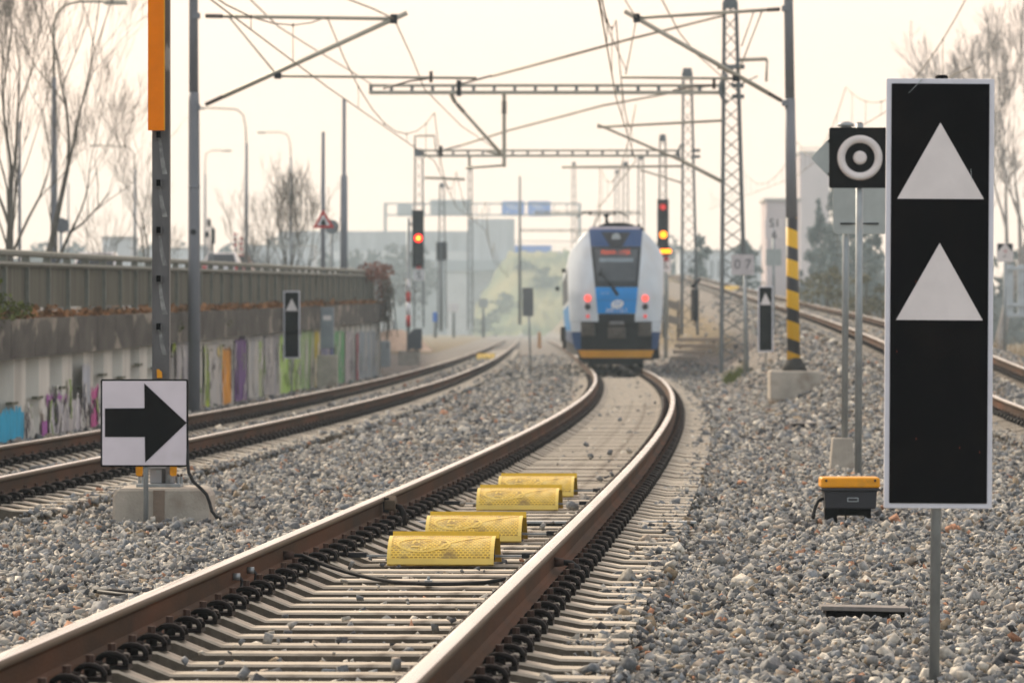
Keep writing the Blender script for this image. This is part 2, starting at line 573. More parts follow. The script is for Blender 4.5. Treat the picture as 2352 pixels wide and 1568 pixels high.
cands = []
for tk, ya, yb in (('main', 12.3, 139), ('left', 36.5, 330), ('right', 51, 420)):
    fx, fz = TR[tk]
    y = ya
    while y < yb:
        cands.append((y, tk, fx(y), fz(y) - RT, -math.atan(slope(fx, y))))
        y += .6
cands.sort()
SL_LABEL = {'main': ('weathered concrete sleeper under the rails leading to the blue and white train', 'sleepers of the centre track'),
            'left': ('pale concrete sleeper under the two brown rails beside the graffiti wall', 'sleepers of the track by the wall'),
            'right': ('concrete sleeper under the rails climbing the bank behind the striped pole', 'sleepers of the climbing track')}
used0 = False
rest = MB()
SLEEP = {'main': [], 'left': [], 'right': []}
for i, (y, tk, x, z, an) in enumerate(cands):
    SLEEP[tk].append(y)
    if i < 296:
        if not used0:
            o = sl0; o.location = (x, y, z); o.rotation_euler = (0, 0, an); used0 = True
        else:
            o = dup(sl0, (x, y, z + random.uniform(-.004, .004)), an + random.gauss(0, .004), sl_tree)
        o['label'], o['group'] = SL_LABEL[tk]
    else:
        sleeper_mb(rest, (x, y, z), an)
        for side in (-1, 1):
            for sx in (-1, 1):
                n0 = len(rest.f)
                clip_mb(rest, sx, True, (x + side * .7535 * math.cos(an), y + side * .7535 * math.sin(an), z), an)
                for q in range(n0, len(rest.f)): rest.m[q] = 1
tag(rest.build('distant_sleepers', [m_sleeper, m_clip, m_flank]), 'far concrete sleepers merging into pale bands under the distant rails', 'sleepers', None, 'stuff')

# ------------------------------------------------------------------ ballast stones
def stone_templates(k=30):
    out = []
    for i in range(k):
        bm = bmesh.new()
        sx, sy, sz = random.uniform(.8, 1.35), random.uniform(.6, 1.0), random.uniform(.4, .75)
        j = .34
        for qx in (-1, 1):
            for qy in (-1, 1):
                for qz in (-1, 1):
                    if random.random() < .12: continue
                    bm.verts.new((sx * .82 * (qx + random.uniform(-j, j)), sy * .82 * (qy + random.uniform(-j, j)), sz * .82 * (qz + random.uniform(-j, j))))
        for q in range(random.choice((0, 1, 2))):
            v = Vector((random.gauss(0, 1), random.gauss(0, 1), random.gauss(0, 1))).normalized() * 1.15
            bm.verts.new((v.x * sx, v.y * sy, v.z * sz))
        bmesh.ops.convex_hull(bm, input=bm.verts)
        bad = [v for v in bm.verts if not v.link_faces]
        bmesh.ops.delete(bm, geom=bad, context='VERTS')
        bmesh.ops.triangulate(bm, faces=bm.faces)
        bm.verts.index_update()
        out.append((np.array([v.co[:] for v in bm.verts]), np.array([[v.index for v in f.verts] for f in bm.faces])))
        bm.free()
    return out


KEEP_OUT = []        # (x0,x1,y0,y1)


def scatter(y0, y1, dens, size, half=.125):
    ys = []
    n = int(dens * (y1**2 - y0**2) * half * 1.0)
    u = rng.random(n)
    y = np.sqrt(y0**2 + u * (y1**2 - y0**2))
    x = (rng.random(n) * 2 - 1) * (half * y + .4)
    return x, y, size * np.exp(rng.normal(0, .38, n))


def build_stones():
    parts = [scatter(12.5, 22, 980, .0205), scatter(22, 34, 640, .022), scatter(34, 60, 250, .0262), scatter(60, 105, 48, .040), scatter(105, 170, 13, .052), scatter(170, 270, 2.6, .085)]
    x = np.concatenate([p[0] for p in parts]); y = np.concatenate([p[1] for p in parts]); s = np.concatenate([p[2] for p in parts])
    z = ground_h(x, y)
    keep = x > (-6.4 + .0256 * (y - 62)) + .15
    keep &= x < np.interp(y, YS, A_rx) + 2.8
    bigon = np.zeros(len(x), bool)
    for tk in ('main', 'left', 'right'):
        fx, fz = TR[tk]
        cx = np.interp(y, np.arange(0, 200.0, .5), [fx(q) for q in np.arange(0, 200, .5)])
        u = x - cx
        sly = np.array(SLEEP[tk])
        idx = np.clip(np.searchsorted(sly, y), 1, len(sly) - 1)
        d = np.minimum(np.abs(y - sly[idx - 1]), np.abs(y - sly[idx]))
        inz = (np.abs(u) < 1.36) & (y > sly[0] - .4)
        onsl = inz & (np.abs(u) < 1.30) & (d < .118 + s * .3)
        if tk == 'main':
            onsl &= ~(u < -1.12)
            edge = inz & (u > 1.10 + .12 * np.sin(y * 2.3) * np.sin(y * .71)) & (rng.random(len(x)) < .5)
            onsl &= ~edge
            cover = inz & ((u < -1.12) | edge)
        else:
            onsl &= (np.abs(u) > .44) & (np.abs(u) < 1.10)
            cover = inz & ((np.abs(u) < .44) | (np.abs(u) > 1.10))
        onrail = inz & (np.abs(np.abs(u) - .7535) < .26)
        rr = rng.random(len(x))
        keep &= ~(onsl & (rr > .012)) & ~(onrail & (rr > .25)) & ~(onrail & onsl)
        bigon |= onsl
        z = np.where(cover, z + .055, np.where(inz & ~onsl, z + .006 * (np.abs(u) < .40) - .018 * (np.abs(u) > .46) * (np.abs(u) < 1.1), z))
        z = np.where(onsl, z + .085, z)
        keep &= ~(inz & ~onsl & ~cover & (rr > .62))
    for (a, b, c, d_) in KEEP_OUT:
        keep &= ~((x > a) & (x < b) & (y > c) & (y < d_))
    # the worn soil bank carries few stones
    tb = np.interp(y, YS, A_m) + 3.0
    bank = (y > 118) & (x > tb) & (x < np.interp(y, YS, A_rx) - 2.6)
    keep &= ~(bank & (rng.random(len(x)) > .15))
    x, y, z, s, big = x[keep], y[keep], z[keep], s[keep], bigon[keep]
    n = len(x)
    s = np.minimum(s * .70, np.where(y < 60, .034, .07))
    z = z + .024 + rng.normal(0, .011, n)
    ob = rng.random(n) < .02
    s = np.where(ob & (y < 60), s * 1.4, s)
    T = stone_templates()
    pick = rng.integers(0, len(T), n)
    pal = np.array([(.155, .162, .165), (.265, .262, .248), (.37, .35, .305), (.075, .077, .08), (.50, .47, .405), (.19, .205, .215), (.30, .255, .205), (.34, .18, .11), (.25, .195, .13)])
    pw = np.array([.19, .2, .19, .11, .10, .12, .07, .016, .02]); pw /= pw.sum()
    colr = pal[rng.choice(len(pal), n, p=pw)] * rng.uniform(.75, 1.35, (n, 1))
    V, Fc, C = [], [], []
    off = 0
    for t, (tv, tf) in enumerate(T):
        sel = np.nonzero(pick == t)[0]
        k = len(sel)
        a, b, c = rng.uniform(0, 2 * np.pi, k), rng.normal(0, .6, k), rng.normal(0, .6, k)
        ca, sa, cb, sb, cc, sc = np.cos(a), np.sin(a), np.cos(b), np.sin(b), np.cos(c), np.sin(c)
        R = np.zeros((k, 3, 3))
        R[:, 0, 0] = ca * cb; R[:, 0, 1] = ca * sb * sc - sa * cc; R[:, 0, 2] = ca * sb * cc + sa * sc
        R[:, 1, 0] = sa * cb; R[:, 1, 1] = sa * sb * sc + ca * cc; R[:, 1, 2] = sa * sb * cc - ca * sc
        R[:, 2, 0] = -sb; R[:, 2, 1] = cb * sc; R[:, 2, 2] = cb * cc
        an = rng.uniform(.75, 1.25, (k, 3))
        vv = tv[None] * an[:, None, :] * s[sel][:, None, None]
        vv = np.einsum('kij,knj->kni', R, vv) + np.stack([x[sel], y[sel], z[sel]], -1)[:, None, :]
        m = len(tv)
        V.append(vv.reshape(-1, 3))
        Fc.append((tf[None] + (off + np.arange(k) * m)[:, None, None]).reshape(-1, 3))
        C.append(np.repeat(colr[sel], m, 0))
        off += k * m
    V = np.concatenate(V).astype(np.float32); Fc = np.concatenate(Fc).astype(np.int32); C = np.concatenate(C)
    me = bpy.data.meshes.new('ballast_stones')
    me.vertices.add(len(V)); me.vertices.foreach_set('co', V.ravel())
    me.loops.add(len(Fc) * 3); me.loops.foreach_set('vertex_index', Fc.ravel())
    me.polygons.add(len(Fc))
    me.polygons.foreach_set('loop_start', np.arange(0, len(Fc) * 3, 3, dtype=np.int32))
    me.polygons.foreach_set('loop_total', np.full(len(Fc), 3, np.int32))
    me.update(calc_edges=True)
    at = me.attributes.new('stone', 'FLOAT_COLOR', 'POINT')
    at.data.foreach_set('color', np.concatenate([C, np.ones((len(C), 1))], 1).astype(np.float32).ravel())
    m = bpy.data.materials.new('crushed stone')
    m.use_nodes = True
    N, L = m.node_tree.nodes, m.node_tree.links
    b = N['Principled BSDF']; b.inputs['Roughness'].default_value = .8
    b.inputs['Specular IOR Level'].default_value = .16
    at = N.new('ShaderNodeAttribute'); at.attribute_name = 'stone'
    no = N.new('ShaderNodeTexNoise'); no.inputs['Scale'].default_value = 55; no.inputs['Detail'].default_value = 3
    tc = N.new('ShaderNodeTexCoord'); L.new(tc.outputs['Object'], no.inputs['Vector'])
    mr = N.new('ShaderNodeMapRange'); mr.inputs['From Min'].default_value = .3; mr.inputs['From Max'].default_value = .7
    mr.inputs['To Min'].default_value = .72; mr.inputs['To Max'].default_value = 1.22
    L.new(no.outputs['Fac'], mr.inputs['Value'])
    mu = N.new('ShaderNodeVectorMath'); mu.operation = 'SCALE'
    L.new(at.outputs['Color'], mu.inputs[0]); L.new(mr.outputs['Result'], mu.inputs['Scale'])
    L.new(mu.outputs['Vector'], b.inputs['Base Color'])
    me.materials.append(m)
    o = bpy.data.objects.new('ballast_stones', me)
    COL.objects.link(o)
    tag(o, 'grey crushed ballast stones spread between the tracks', 'ballast', None, 'stuff')
    print('stones', n, 'tris', len(Fc))


# ------------------------------------------------------------------ balise covers
def cover_mat():
    m = bpy.data.materials.new('embossed yellow plastic')
    m.use_nodes = True
    N, L = m.node_tree.nodes, m.node_tree.links
    b = N['Principled BSDF']
    b.inputs['Roughness'].default_value = .38
    tc = N.new('ShaderNodeTexCoord')
    br = N.new('ShaderNodeTexBrick')
    br.inputs['Scale'].default_value = 1.0
    br.inputs['Brick Width'].default_value = .026
    br.inputs['Row Height'].default_value = .017
    br.inputs['Mortar Size'].default_value = .0046
    br.inputs['Color1'].default_value = (.40, .225, .012, 1)
    br.inputs['Color2'].default_value = (.33, .18, .014, 1)
    br.inputs['Mortar'].default_value = (.84, .58, .075, 1)
    L.new(tc.outputs['UV'], br.inputs['Vector'])
    no = N.new('ShaderNodeTexNoise'); no.inputs['Scale'].default_value = 7; no.inputs['Detail'].default_value = 5
    L.new(tc.outputs['Object'], no.inputs['Vector'])
    cr = N.new('ShaderNodeValToRGB'); cr.color_ramp.elements[0].position = .52; cr.color_ramp.elements[1].position = .85
    L.new(no.outputs['Fac'], cr.inputs['Fac'])
    mx = N.new('ShaderNodeMix'); mx.data_type = 'RGBA'
    L.new(cr.outputs['Color'], mx.inputs['Factor'])
    L.new(br.outputs['Color'], mx.inputs['A']); mx.inputs['B'].default_value = (.82, .68, .26, 1)
    g2 = N.new('ShaderNodeTexNoise'); g2.inputs['Scale'].default_value = 11; g2.inputs['Detail'].default_value = 8
    L.new(tc.outputs['Object'], g2.inputs['Vector'])
    gr_ = N.new('ShaderNodeValToRGB'); gr_.color_ramp.elements[0].position = .5; gr_.color_ramp.elements[1].position = .78
    L.new(g2.outputs['Fac'], gr_.inputs['Fac'])
    m2 = N.new('ShaderNodeMix'); m2.data_type = 'RGBA'; L.new(gr_.outputs['Color'], m2.inputs['Factor'])
    L.new(mx.outputs['Result'], m2.inputs['A']); m2.inputs['B'].default_value = (.22, .14, .035, 1)
    L.new(m2.outputs['Result'], b.inputs['Base Color'])
    bp = N.new('ShaderNodeBump'); bp.inputs['Strength'].default_value = .35; bp.inputs['Distance'].default_value = .004
    L.new(br.outputs['Fac'], bp.inputs['Height']); L.new(bp.outputs['Normal'], b.inputs['Normal'])
    return m


m_cover = cover_mat()
m_coverp = mat('plain yellow plastic', (.72, .46, .03), .38, 0, var=.1, vs=7, col3=(.5, .33, .05), s3=5)
m_covers = mat('worn yellow plastic', (.86, .63, .15), .4, 0, var=.06, vs=9)
CW = .31


def cover_profile():
    # front foot, bowed leaning face, rounded crest (y, z)
    pts = []
    for t in np.linspace(0, 1, 11):
        a = t * 1.32
        pts.append((-.27 + .235 * (1 - math.cos(a)) / (1 - math.cos(1.32)), .012 + .154 * math.sin(a) / math.sin(1.32)))
    return pts


def balise(first):
    t = thing('balise_cover', '', 'balise cover', (0, 0, 0), 'yellow covers in the track')
    P = cover_profile()
    th = .010
    # front shell
    mb = MB()
    n = len(P)
    vs = [(x, y, z) for (y, z) in P for x in (-CW, CW)] + [(x, y + th * 1.2, z - th * .8) for (y, z) in P for x in (-CW, CW)]
    fs = []
    for i in range(n - 1):
        fs.append((2 * i, 2 * i + 1, 2 * i + 3, 2 * i + 2))
        q = 2 * n
        fs.append((q + 2 * i + 2, q + 2 * i + 3, q + 2 * i + 1, q + 2 * i))
        fs.append((2 * i, 2 * i + 2, q + 2 * i + 2, q + 2 * i))
        fs.append((2 * i + 1, q + 2 * i + 1, q + 2 * i + 3, 2 * i + 3))
    fs.append((0, q, q + 1, 1)); fs.append((2 * n - 2, 2 * n - 1, 4 * n - 1, 4 * n - 2))
    mb.add(vs, fs, 0, False)
    sh = mb.build('front_panel', [m_cover], t)
    me = sh.data
    uv = me.uv_layers.new(name='UV')
    acc = [0]
    for i in range(1, n): acc.append(acc[-1] + math.dist(P[i], P[i - 1]))
    for pl in me.polygons:
        for li in pl.loop_indices:
            vi = me.loops[li].vertex_index % (2 * n)
            uv.data[li].uv = (me.vertices[me.loops[li].vertex_index].co.x + 1, acc[vi // 2])
    # smooth margins round the embossed field, and the raised swirl and letters
    def surf(x, a_, lift):
        for i in range(n - 1):
            if acc[i] <= a_ <= acc[i + 1] or i == n - 2:
                f = (a_ - acc[i]) / (acc[i + 1] - acc[i])
                y = P[i][0] + f * (P[i + 1][0] - P[i][0]); z = P[i][1] + f * (P[i + 1][1] - P[i][1])
                d = Vector((0, P[i + 1][0] - P[i][0], P[i + 1][1] - P[i][1])).normalized()
                return Vector((x, y - d.z * lift, z + d.y * lift))

    def strip(mb, line, w, lift=.004):
        k = len(line)
        vs = []
        for i, (x, a_) in enumerate(line):
            p, q_ = line[max(i - 1, 0)], line[min(i + 1, k - 1)]
            dx, da = q_[0] - p[0], q_[1] - p[1]
            L = math.hypot(dx, da) or 1
            ox, oa = -da / L * w / 2, dx / L * w / 2
            for e in (1, -1):
                vs.append(surf(x + ox * e, min(max(a_ + oa * e, 0.001), acc[-1] - .001), lift))
        mb.add(vs, [(2 * i + 1, 2 * i + 3, 2 * i + 2, 2 * i) for i in range(k - 1)])
    tot = acc[-1]
    bd = MB()
    strip(bd, [(x, .017) for x in np.linspace(-CW, CW, 12)], .033, .003)
    strip(bd, [(x, tot - .006) for x in np.linspace(-CW, CW, 12)], .011, .003)
    strip(bd, [(-CW + .011, a_) for a_ in np.linspace(.034, tot - .012, 9)], .022, .003)
    strip(bd, [(CW - .011, a_) for a_ in np.linspace(.034, tot - .012, 9)], .022, .003)
    bd.build('panel_border', [m_covers], t)
    sw = MB()
    # oval swoosh with a tail, open at the lower right
    ov = []
    for k in range(34):
        a = R_(62) + R_(318 - 62 + 30) * k / 33
        ov.append((-.118 + .135 * math.cos(a), tot * .52 + .075 * math.sin(a)))
    tail = [(ov[-1][0] + (.27 - ov[-1][0]) * u, ov[-1][1] + (tot * .92 - ov[-1][1]) * u ** .8) for u in np.linspace(.06, 1, 8)]
    strip(sw, ov + tail, .014, .003)
    strip(sw, [(-.19, tot * .3), (-.16, tot * .62), (-.135, tot * .66), (-.11, tot * .3)], .014, .0032)
    strip(sw, [(-.175, tot * .42), (-.125, tot * .42)], .012, .0035)
    strip(sw, [(-.095, tot * .66), (-.035, tot * .66), (-.095, tot * .34), (-.03, tot * .34)], .014, .0032)
    strip(sw, [(-.01, tot * .34), (-.01, tot * .66), (.03, tot * .63), (.05, tot * .5), (.03, tot * .37), (-.01, tot * .34)], .014, .0032)
    sw.build('raised_letters', [m_covers], t)
    # rear flap standing a little higher behind
    mb = MB()
    pass
    y1, z1 = .045, .191
    prof2 = [(y1 - .014, z1 - .03), (y1, z1), (y1 + .014, z1 - .004), (.20, .06), (.27, .012)]
    k = len(prof2)
    vs = [(x, y, z) for (y, z) in prof2 for x in (-CW + .012, CW + .016)] + [(x, y - .004, z - .009) for (y, z) in prof2 for x in (-CW + .012, CW + .016)]
    fs = []
    for i in range(k - 1):
        fs.append((2 * i, 2 * i + 1, 2 * i + 3, 2 * i + 2)); q = 2 * k
        fs.append((q + 2 * i + 2, q + 2 * i + 3, q + 2 * i + 1, q + 2 * i))
        fs.append((2 * i, 2 * i + 2, q + 2 * i + 2, q + 2 * i)); fs.append((2 * i + 1, q + 2 * i + 1, q + 2 * i + 3, 2 * i + 3))
    fs.append((0, q, q + 1, 1)); fs.append((2 * k - 2, 2 * k - 1, 4 * k - 1, 4 * k - 2))
    mb.add(vs, fs); mb.build('rear_panel', [m_coverp], t)
    MB().box((0, .01, .065), (.596, .20, .09), top=(1, .55)).build('balise_box', m_black, t, .004)
    mb = MB()
    mb.box((0, .10, .045), (1.02, .05, .012)); mb.build('mounting_bar', m_galv, t)
    for sx in (-1, 1):
        MB().box((sx * .53, .10, .05), (.15, .08, .03)).box((sx * .61, .10, .058), (.06, .05, .02)).build('clamp', m_dark, t, .004)
    return t


b0 = balise(True)
bt = tree_of(b0)
cov = [(28.5, 'nearest yellow embossed cover in the track, in front of three others'),
       (31.6, 'second yellow embossed cover, partly behind the nearest one'),
       (37.1, 'third yellow cover, just beyond the steel trough crossing the track'),
       (40.1, 'fourth yellow cover, farthest of the row before the train')]
for i, (y, lab) in enumerate(cov):
    fx = mainx
    loc = (fx(y), y, 0.0); an = -math.atan(slope(fx, y))
    o = b0 if i == 0 else dup(b0, loc, an, bt)
    o.location = loc; o.rotation_euler = (0, 0, an)
    o['label'] = lab
for i, y in enumerate((226, 231)):
    o = dup(b0, (leftx(y), y, .01), 0, bt)
    o.scale = (1.25, 1.25, 1.25)
    o['label'] = ['nearer blurred yellow cover far off on the track by the wall', 'farther blurred yellow cover on the track by the wall'][i]
    o['group'] = 'far yellow covers'
for i, (y, dx) in enumerate(((300, -.3), (306, .2))):
    o = dup(b0, (rightx(y) + dx, y, rightz(y) - .2), 0, bt)
    o.scale = (1.3, 1.3, 1.3)
    o['label'] = ['yellow cover on the climbing track seen through the far lattice mast', 'yellow cover behind its twin on the climbing track'][i]
    o['group'] = 'yellow covers on the climbing track'

# cable trough across the track, bond cable, joint clamp
yt = 34.3
xc = mainx(yt)
t = thing('cable_trough', 'flat grey steel cable trough crossing under the rails between the yellow covers', 'cable trough', (xc, yt, 0))
mb = MB(); mb.box((xc + .16, yt, .018), (2.46, .17, .016)); mb.build('lid', m_galv, t, .003)
mb = MB(); mb.box((xc + .16, yt + .01, -.03), (2.42, .14, .07)); mb.build('channel', m_dark, t)
yj = 29.6


def rail_pt(tk, side, y, u=0.0, z=0.0):
    fx, fz = TR[tk]
    s = slope(fx, y); L = math.hypot(1, s)
    o = side * .7535 + u
    return Vector((fx(y) + o / L, y - s * o / L, fz(y) - RAILH + z))


pj = rail_pt('main', -1, 33.2, .04, .115)
t = thing('rail_clamp', 'rusty hexagonal bolt clamp fixed to the rail by the steel trough', 'rail clamp', rail_pt('main', -1, 33.2))
MB().tube([pj, pj + Vector((.075, -.01, 0))], .062, 6, smooth=False).build('nut', m_railside, t, .005)
MB().box(pj + Vector((.005, 0, -.0)), (.04, .10, .10)).tube([pj + Vector((.07, -.02, -.01)), pj + Vector((.10, -.02, -.015)), pj + Vector((.125, -.02, -.06)), pj + Vector((.13, -.02, -.14))], .022, 7).build('bracket', m_clip, t)
a_ = rail_pt('main', -1, 26.6, .012, .075); b_ = rail_pt('main', 1, 25.9, -.012, .06)
cpts = [a_, a_ + Vector((.10, -.01, .0))]
c0, c1 = cpts[-1], b_
for k in range(1, 17):
    u = k / 16
    p = c0.lerp(c1, u)
    zt = .018 + .05 * (abs(u - .5) * 2) ** 2.2
    p.z = max(zt, (1 - u) ** 4 * c0.z) if u < .5 else max(zt, u ** 5 * c1.z)
    p.y += -.25 * math.sin(u * math.pi) + .03 * math.sin(u * 9)
    cpts.append(p)
t = thing('bond_cable', 'black bond cable looped across the sleepers in front of the nearest yellow cover', 'cable', a_)
MB().tube(cpts, .0115, 7).build('cable', m_rubber, t)
MB().tube([a_ + Vector((-.005, 0, 0)), a_ + Vector((.055, -.005, 0))], [.026, .02], 9).build('lug', m_bolt, t)
pm_ = c0.lerp(c1, .52)
MB().box((pm_.x, pm_.y - .2, .02), (.04, .13, .03)).tube([(pm_.x, pm_.y - .2, .03), (pm_.x, pm_.y - .2, .055)], .009, 6).build('cable_clip', m_galv, t)
a_ = rail_pt('main', 1, 25.9, .012, .075)
t = thing('rail_bond_lug', 'short ribbed cable end bolted to the outer web of the bright rail', 'cable lug', a_)
MB().tube([a_, a_ + Vector((.05, 0, 0))], [.027, .022], 9).build('lug', m_bolt, t)
MB().tube([a_ + Vector((.04, 0, 0)), a_ + Vector((.09, 0, -.005)), a_ + Vector((.125, -.01, -.03)), a_ + Vector((.135, -.02, -.09))], .017, 7).build('cable', m_rubber, t)
for i, (yy, lab) in enumerate(((24.1, 'bent bond wire nearer the camera on the web of the rusty rail'), (24.75, 'bent bond wire just behind its twin on the rusty rail web'))):
    a_ = rail_pt('main', -1, yy, .01, .085)
    t = thing('bond_wire', lab, 'cable lug', a_, 'bent bond wires')
    MB().tube([a_, a_ + Vector((.035, 0, 0))], .018, 8).build('lug', m_galv, t)
    MB().tube([a_ + Vector((.03, 0, 0)), a_ + Vector((.045, 0, -.02)), a_ + Vector((.04, 0, -.05)), a_ + Vector((.085, -.02, -.10)), a_ + Vector((.12, -.03, -.15))], .009, 6).build('wire', m_rubber, t)

# flat rubber lids and strips half buried in the ballast
def slab(name, label, x, y, sx, sy, z, rotz=0.0, tilt=0.0, m=None):
    mb = MB()
    rot = Matrix.Rotation(rotz, 3, 'Z') @ Matrix.Rotation(tilt, 3, 'Y')
    mb.box((x, y, z), (sx, sy, .022), 0, rot)
    mb.box((x, y + .02, z - .03), (sx * .9, sy * .9, .05), 1, rot)
    o = mb.build(name, [m or m_galv, m_black], origin=(x, y, 0), bevel=.004)
    KEEP_OUT.append((x - sx / 2 + .02, x + sx / 2 - .03, y - sy / 2 - .22, y + sy / 2))
    return tag(o, label, 'trough lid')


m_lid = mat('dusty rubber lid', (.21, .195, .18), .85, 0, var=.2, vs=14)
slab('trough_lid', 'slightly bowed dusty lid half buried in stones beside the tall triangle board', (1985 - CX) / F * 24.2, 24.2, .44, .20, -.010, 0, .02, m_lid)
slab('trough_lid', 'small dusty lid in the stones between striped pole and ring sign', (1852 - CX) / F * 70, 70, .46, .5, .03, 0, 0, m_lid)
mb = MB()
mb.tube([W(215, 1356, 25.3) + Vector((0, 0, .0)), W(260, 1357, 25.3), W(330, 1362, 25.2), W(380, 1366, 25.1)], .013, 6)
mb.tube([W(225, 1358, 25.2), W(290, 1366, 25.0), W(345, 1372, 24.9)], .011, 6)
tag(mb.build('cable_strap', m_rubber, origin=W(215, 1356, 25.3)), 'pair of black cable straps lying on stones behind the near rail', 'cable')

# ------------------------------------------------------------------ trackside signs
def rect_pts(cx, cz, w, h, r, n=5):
    pts = []
    for (sx, sz, a0) in ((1, 1, 0), (-1, 1, 90), (-1, -1, 180), (1, -1, 270)):
        for k in range(n + 1):
            a = R_(a0 + 90 * k / n)
            pts.append((cx + sx * (w / 2 - r) + r * math.cos(a), cz + sz * (h / 2 - r) + r * math.sin(a)))
    return pts


def lean(o, ang):
    o.rotation_euler = (0, ang, 0)
    return o


def tri_board(Y, xl, xr, yt, yb, tris, label, xfoot, yfoot_z, lean_a=0.0, cap=True, scratch=False, frame_px=11.6):
    p = ppm(Y)
    cx = (xl + xr) / 2
    base = W(cx, yb, Y)
    base.z = yfoot_z
    t = thing('distance_board', label, 'railway sign', base, 'black distance boards with white triangles')
    w = (xr - xl) / p; h = (yb - yt) / p
    c = W(cx, (yt + yb) / 2, Y)
    fr = frame_px / p
    MB().prism(rect_pts(c.x, c.z, w, h, .006), Y, Y + .022).build('frame', m_whitef, t, .002)
    MB().prism(rect_pts(c.x, c.z, w - 2 * fr, h - 2 * fr, .004), Y - .003, Y + .003).build('black_field', m_black, t)
    for (ax, ay, bx0, bx1, by) in tris:
        A, B, D = W(ax, ay, Y), W(bx0, by, Y), W(bx1, by, Y)
        MB().prism([(B.x, B.z), (D.x, D.z), (A.x, A.z)], Y - .0055, Y).build('white_triangle', m_whites, t)
    if scratch:
        s0, s1 = W(2108, 183, Y), W(2078, 215, Y)
        mb = MB()
        mb.prism([(s1.x, s1.z), (s1.x + .002, s1.z + .001), (s0.x + .004, s0.z), (s0.x, s0.z)], Y - .0065, Y)
        s0, s1 = W(2222, 388, Y), W(2224, 415, Y)
        mb.prism([(s1.x, s1.z), (s1.x + .0015, s1.z), (s0.x + .0015, s0.z), (s0.x, s0.z)], Y - .0065, Y)
        mb.build('scratch', m_signback, t)
        mb = MB()
        for (sx, sy, sw, sh) in ((1730 * .4352 + 1764 , 1491, 4, 9),):
            pass
        for (sx, sy, sw, sh) in ((1838, 1, 1, 1),):
            pass
        for (sx, sy) in ((2054, 810), (2246, 1040), (2200, 1490 - 460), (2052 + 45, 650), (2100, 1010)):
            q = W(sx, sy, Y)
            mb.prism([(q.x, q.z), (q.x + .003, q.z + .002), (q.x + .002, q.z + .012)], Y - .0045, Y)
        mb.build('rust_chip', mat('rust chip', (.25, .05, .02), .8), t)
    fx = (xfoot - CX) / p
    zt = W(cx, yt, Y).z
    MB().tube([(fx, Y + .045, yfoot_z - .1), (c.x + (c.x - fx) * .6, Y + .045, zt + .005)], .0215 * (w / .434), 12).build('post', m_galv, t)
    if cap:
        MB().tube([(c.x + (c.x - fx) * .6 + .004, Y + .045, zt), (c.x + (c.x - fx) * .6 + .004, Y + .045, zt + .012), (c.x + (c.x - fx) * .6 + .004, Y + .045, zt + .017)], [.026, .026, .022], 12).build('cap', m_black, t)
    mb = MB()
    for zz in (c.z + h * .3, c.z - h * .3):
        mb.box((c.x, Y + .03, zz), (w * .5, .018, .03))
    mb.build('clamp', m_galv, t)
    if lean_a: lean(t, lean_a)
    return t


tri_board(19.6, 2028, 2276, 181, 1167, [(2152, 282, 2054, 2253, 457), (2152, 558, 2053, 2252, 735)],
          'tall black board with white frame and two white triangles on a thin steel post', 2148, BASE + .06, R_(.35), True, True)
tri_board(108, 651, 689, 668, 823, [(670, 685, 656, 684, 714)], 'small black board with one white triangle in front of the graffiti wall', 670, BASE, 0, False, frame_px=3)
tri_board(116, 1741, 1776, 657, 808, [(1758, 672, 1746, 1771, 700)], 'small black board with one white triangle beside the striped pole', 1760, float(ground_h(np.array([6.0]), np.array([116.0]))[0]), 0, False, frame_px=3)

# arrow sign
Y = 35.9
c = W(331.5, 971, Y); p = ppm(Y)
w, h = 201 / p, 201 / p
t = thing('arrow_sign', 'square white sign with a fat black arrow on a short galvanised post', 'railway sign', (W(333, 1180, Y).x, Y, BASE))
MB().prism(rect_pts(c.x, c.z, w, h, .012), Y, Y + .03).build('frame', m_black, t, .002)
MB().prism(rect_pts(c.x, c.z, w - 8 / p, h - 8 / p, .006), Y - .003, Y + .004).build('white_field', m_arrowbg, t)
ar = [W(x, y, Y) for x, y in ((241, 1003), (241, 937.5), (332, 937), (331.5, 880), (429, 970.5), (333.5, 1061.5), (332.5, 1003))]
mb = MB()
rot_ = [(v.x, v.z) for v in ar]
mb.prism(rot_[::-1], Y - .006, Y); mb.build('black_arrow', m_black, t)
fx = W(334, 0, Y).x
MB().tube([(fx, Y + .045, BASE - .1), (fx, Y + .045, c.z + h * .4)], .0185, 12).build('post', m_galv, t)
mb = MB(); mb.box((fx, Y + .033, c.z + .15), (.25, .012, .03)).box((fx, Y + .033, c.z - .15), (.25, .012, .03)); mb.build('clamp', m_galv, t)
g0 = W(430, 1070, Y)
q = [W(429, 1000, Y), W(431, 1060, Y), W(434, 1085, Y), W(445, 1106, Y), W(462, 1120, Y), W(476, 1134, Y), W(484, 1155, Y), W(489, 1172, Y), W(498, 1183, Y), W(510, 1190, Y)]
for i, v in enumerate(q): v.y += .02 - .02 * i
MB().tube(q, .0125, 8).build('cable', m_rubber, t)

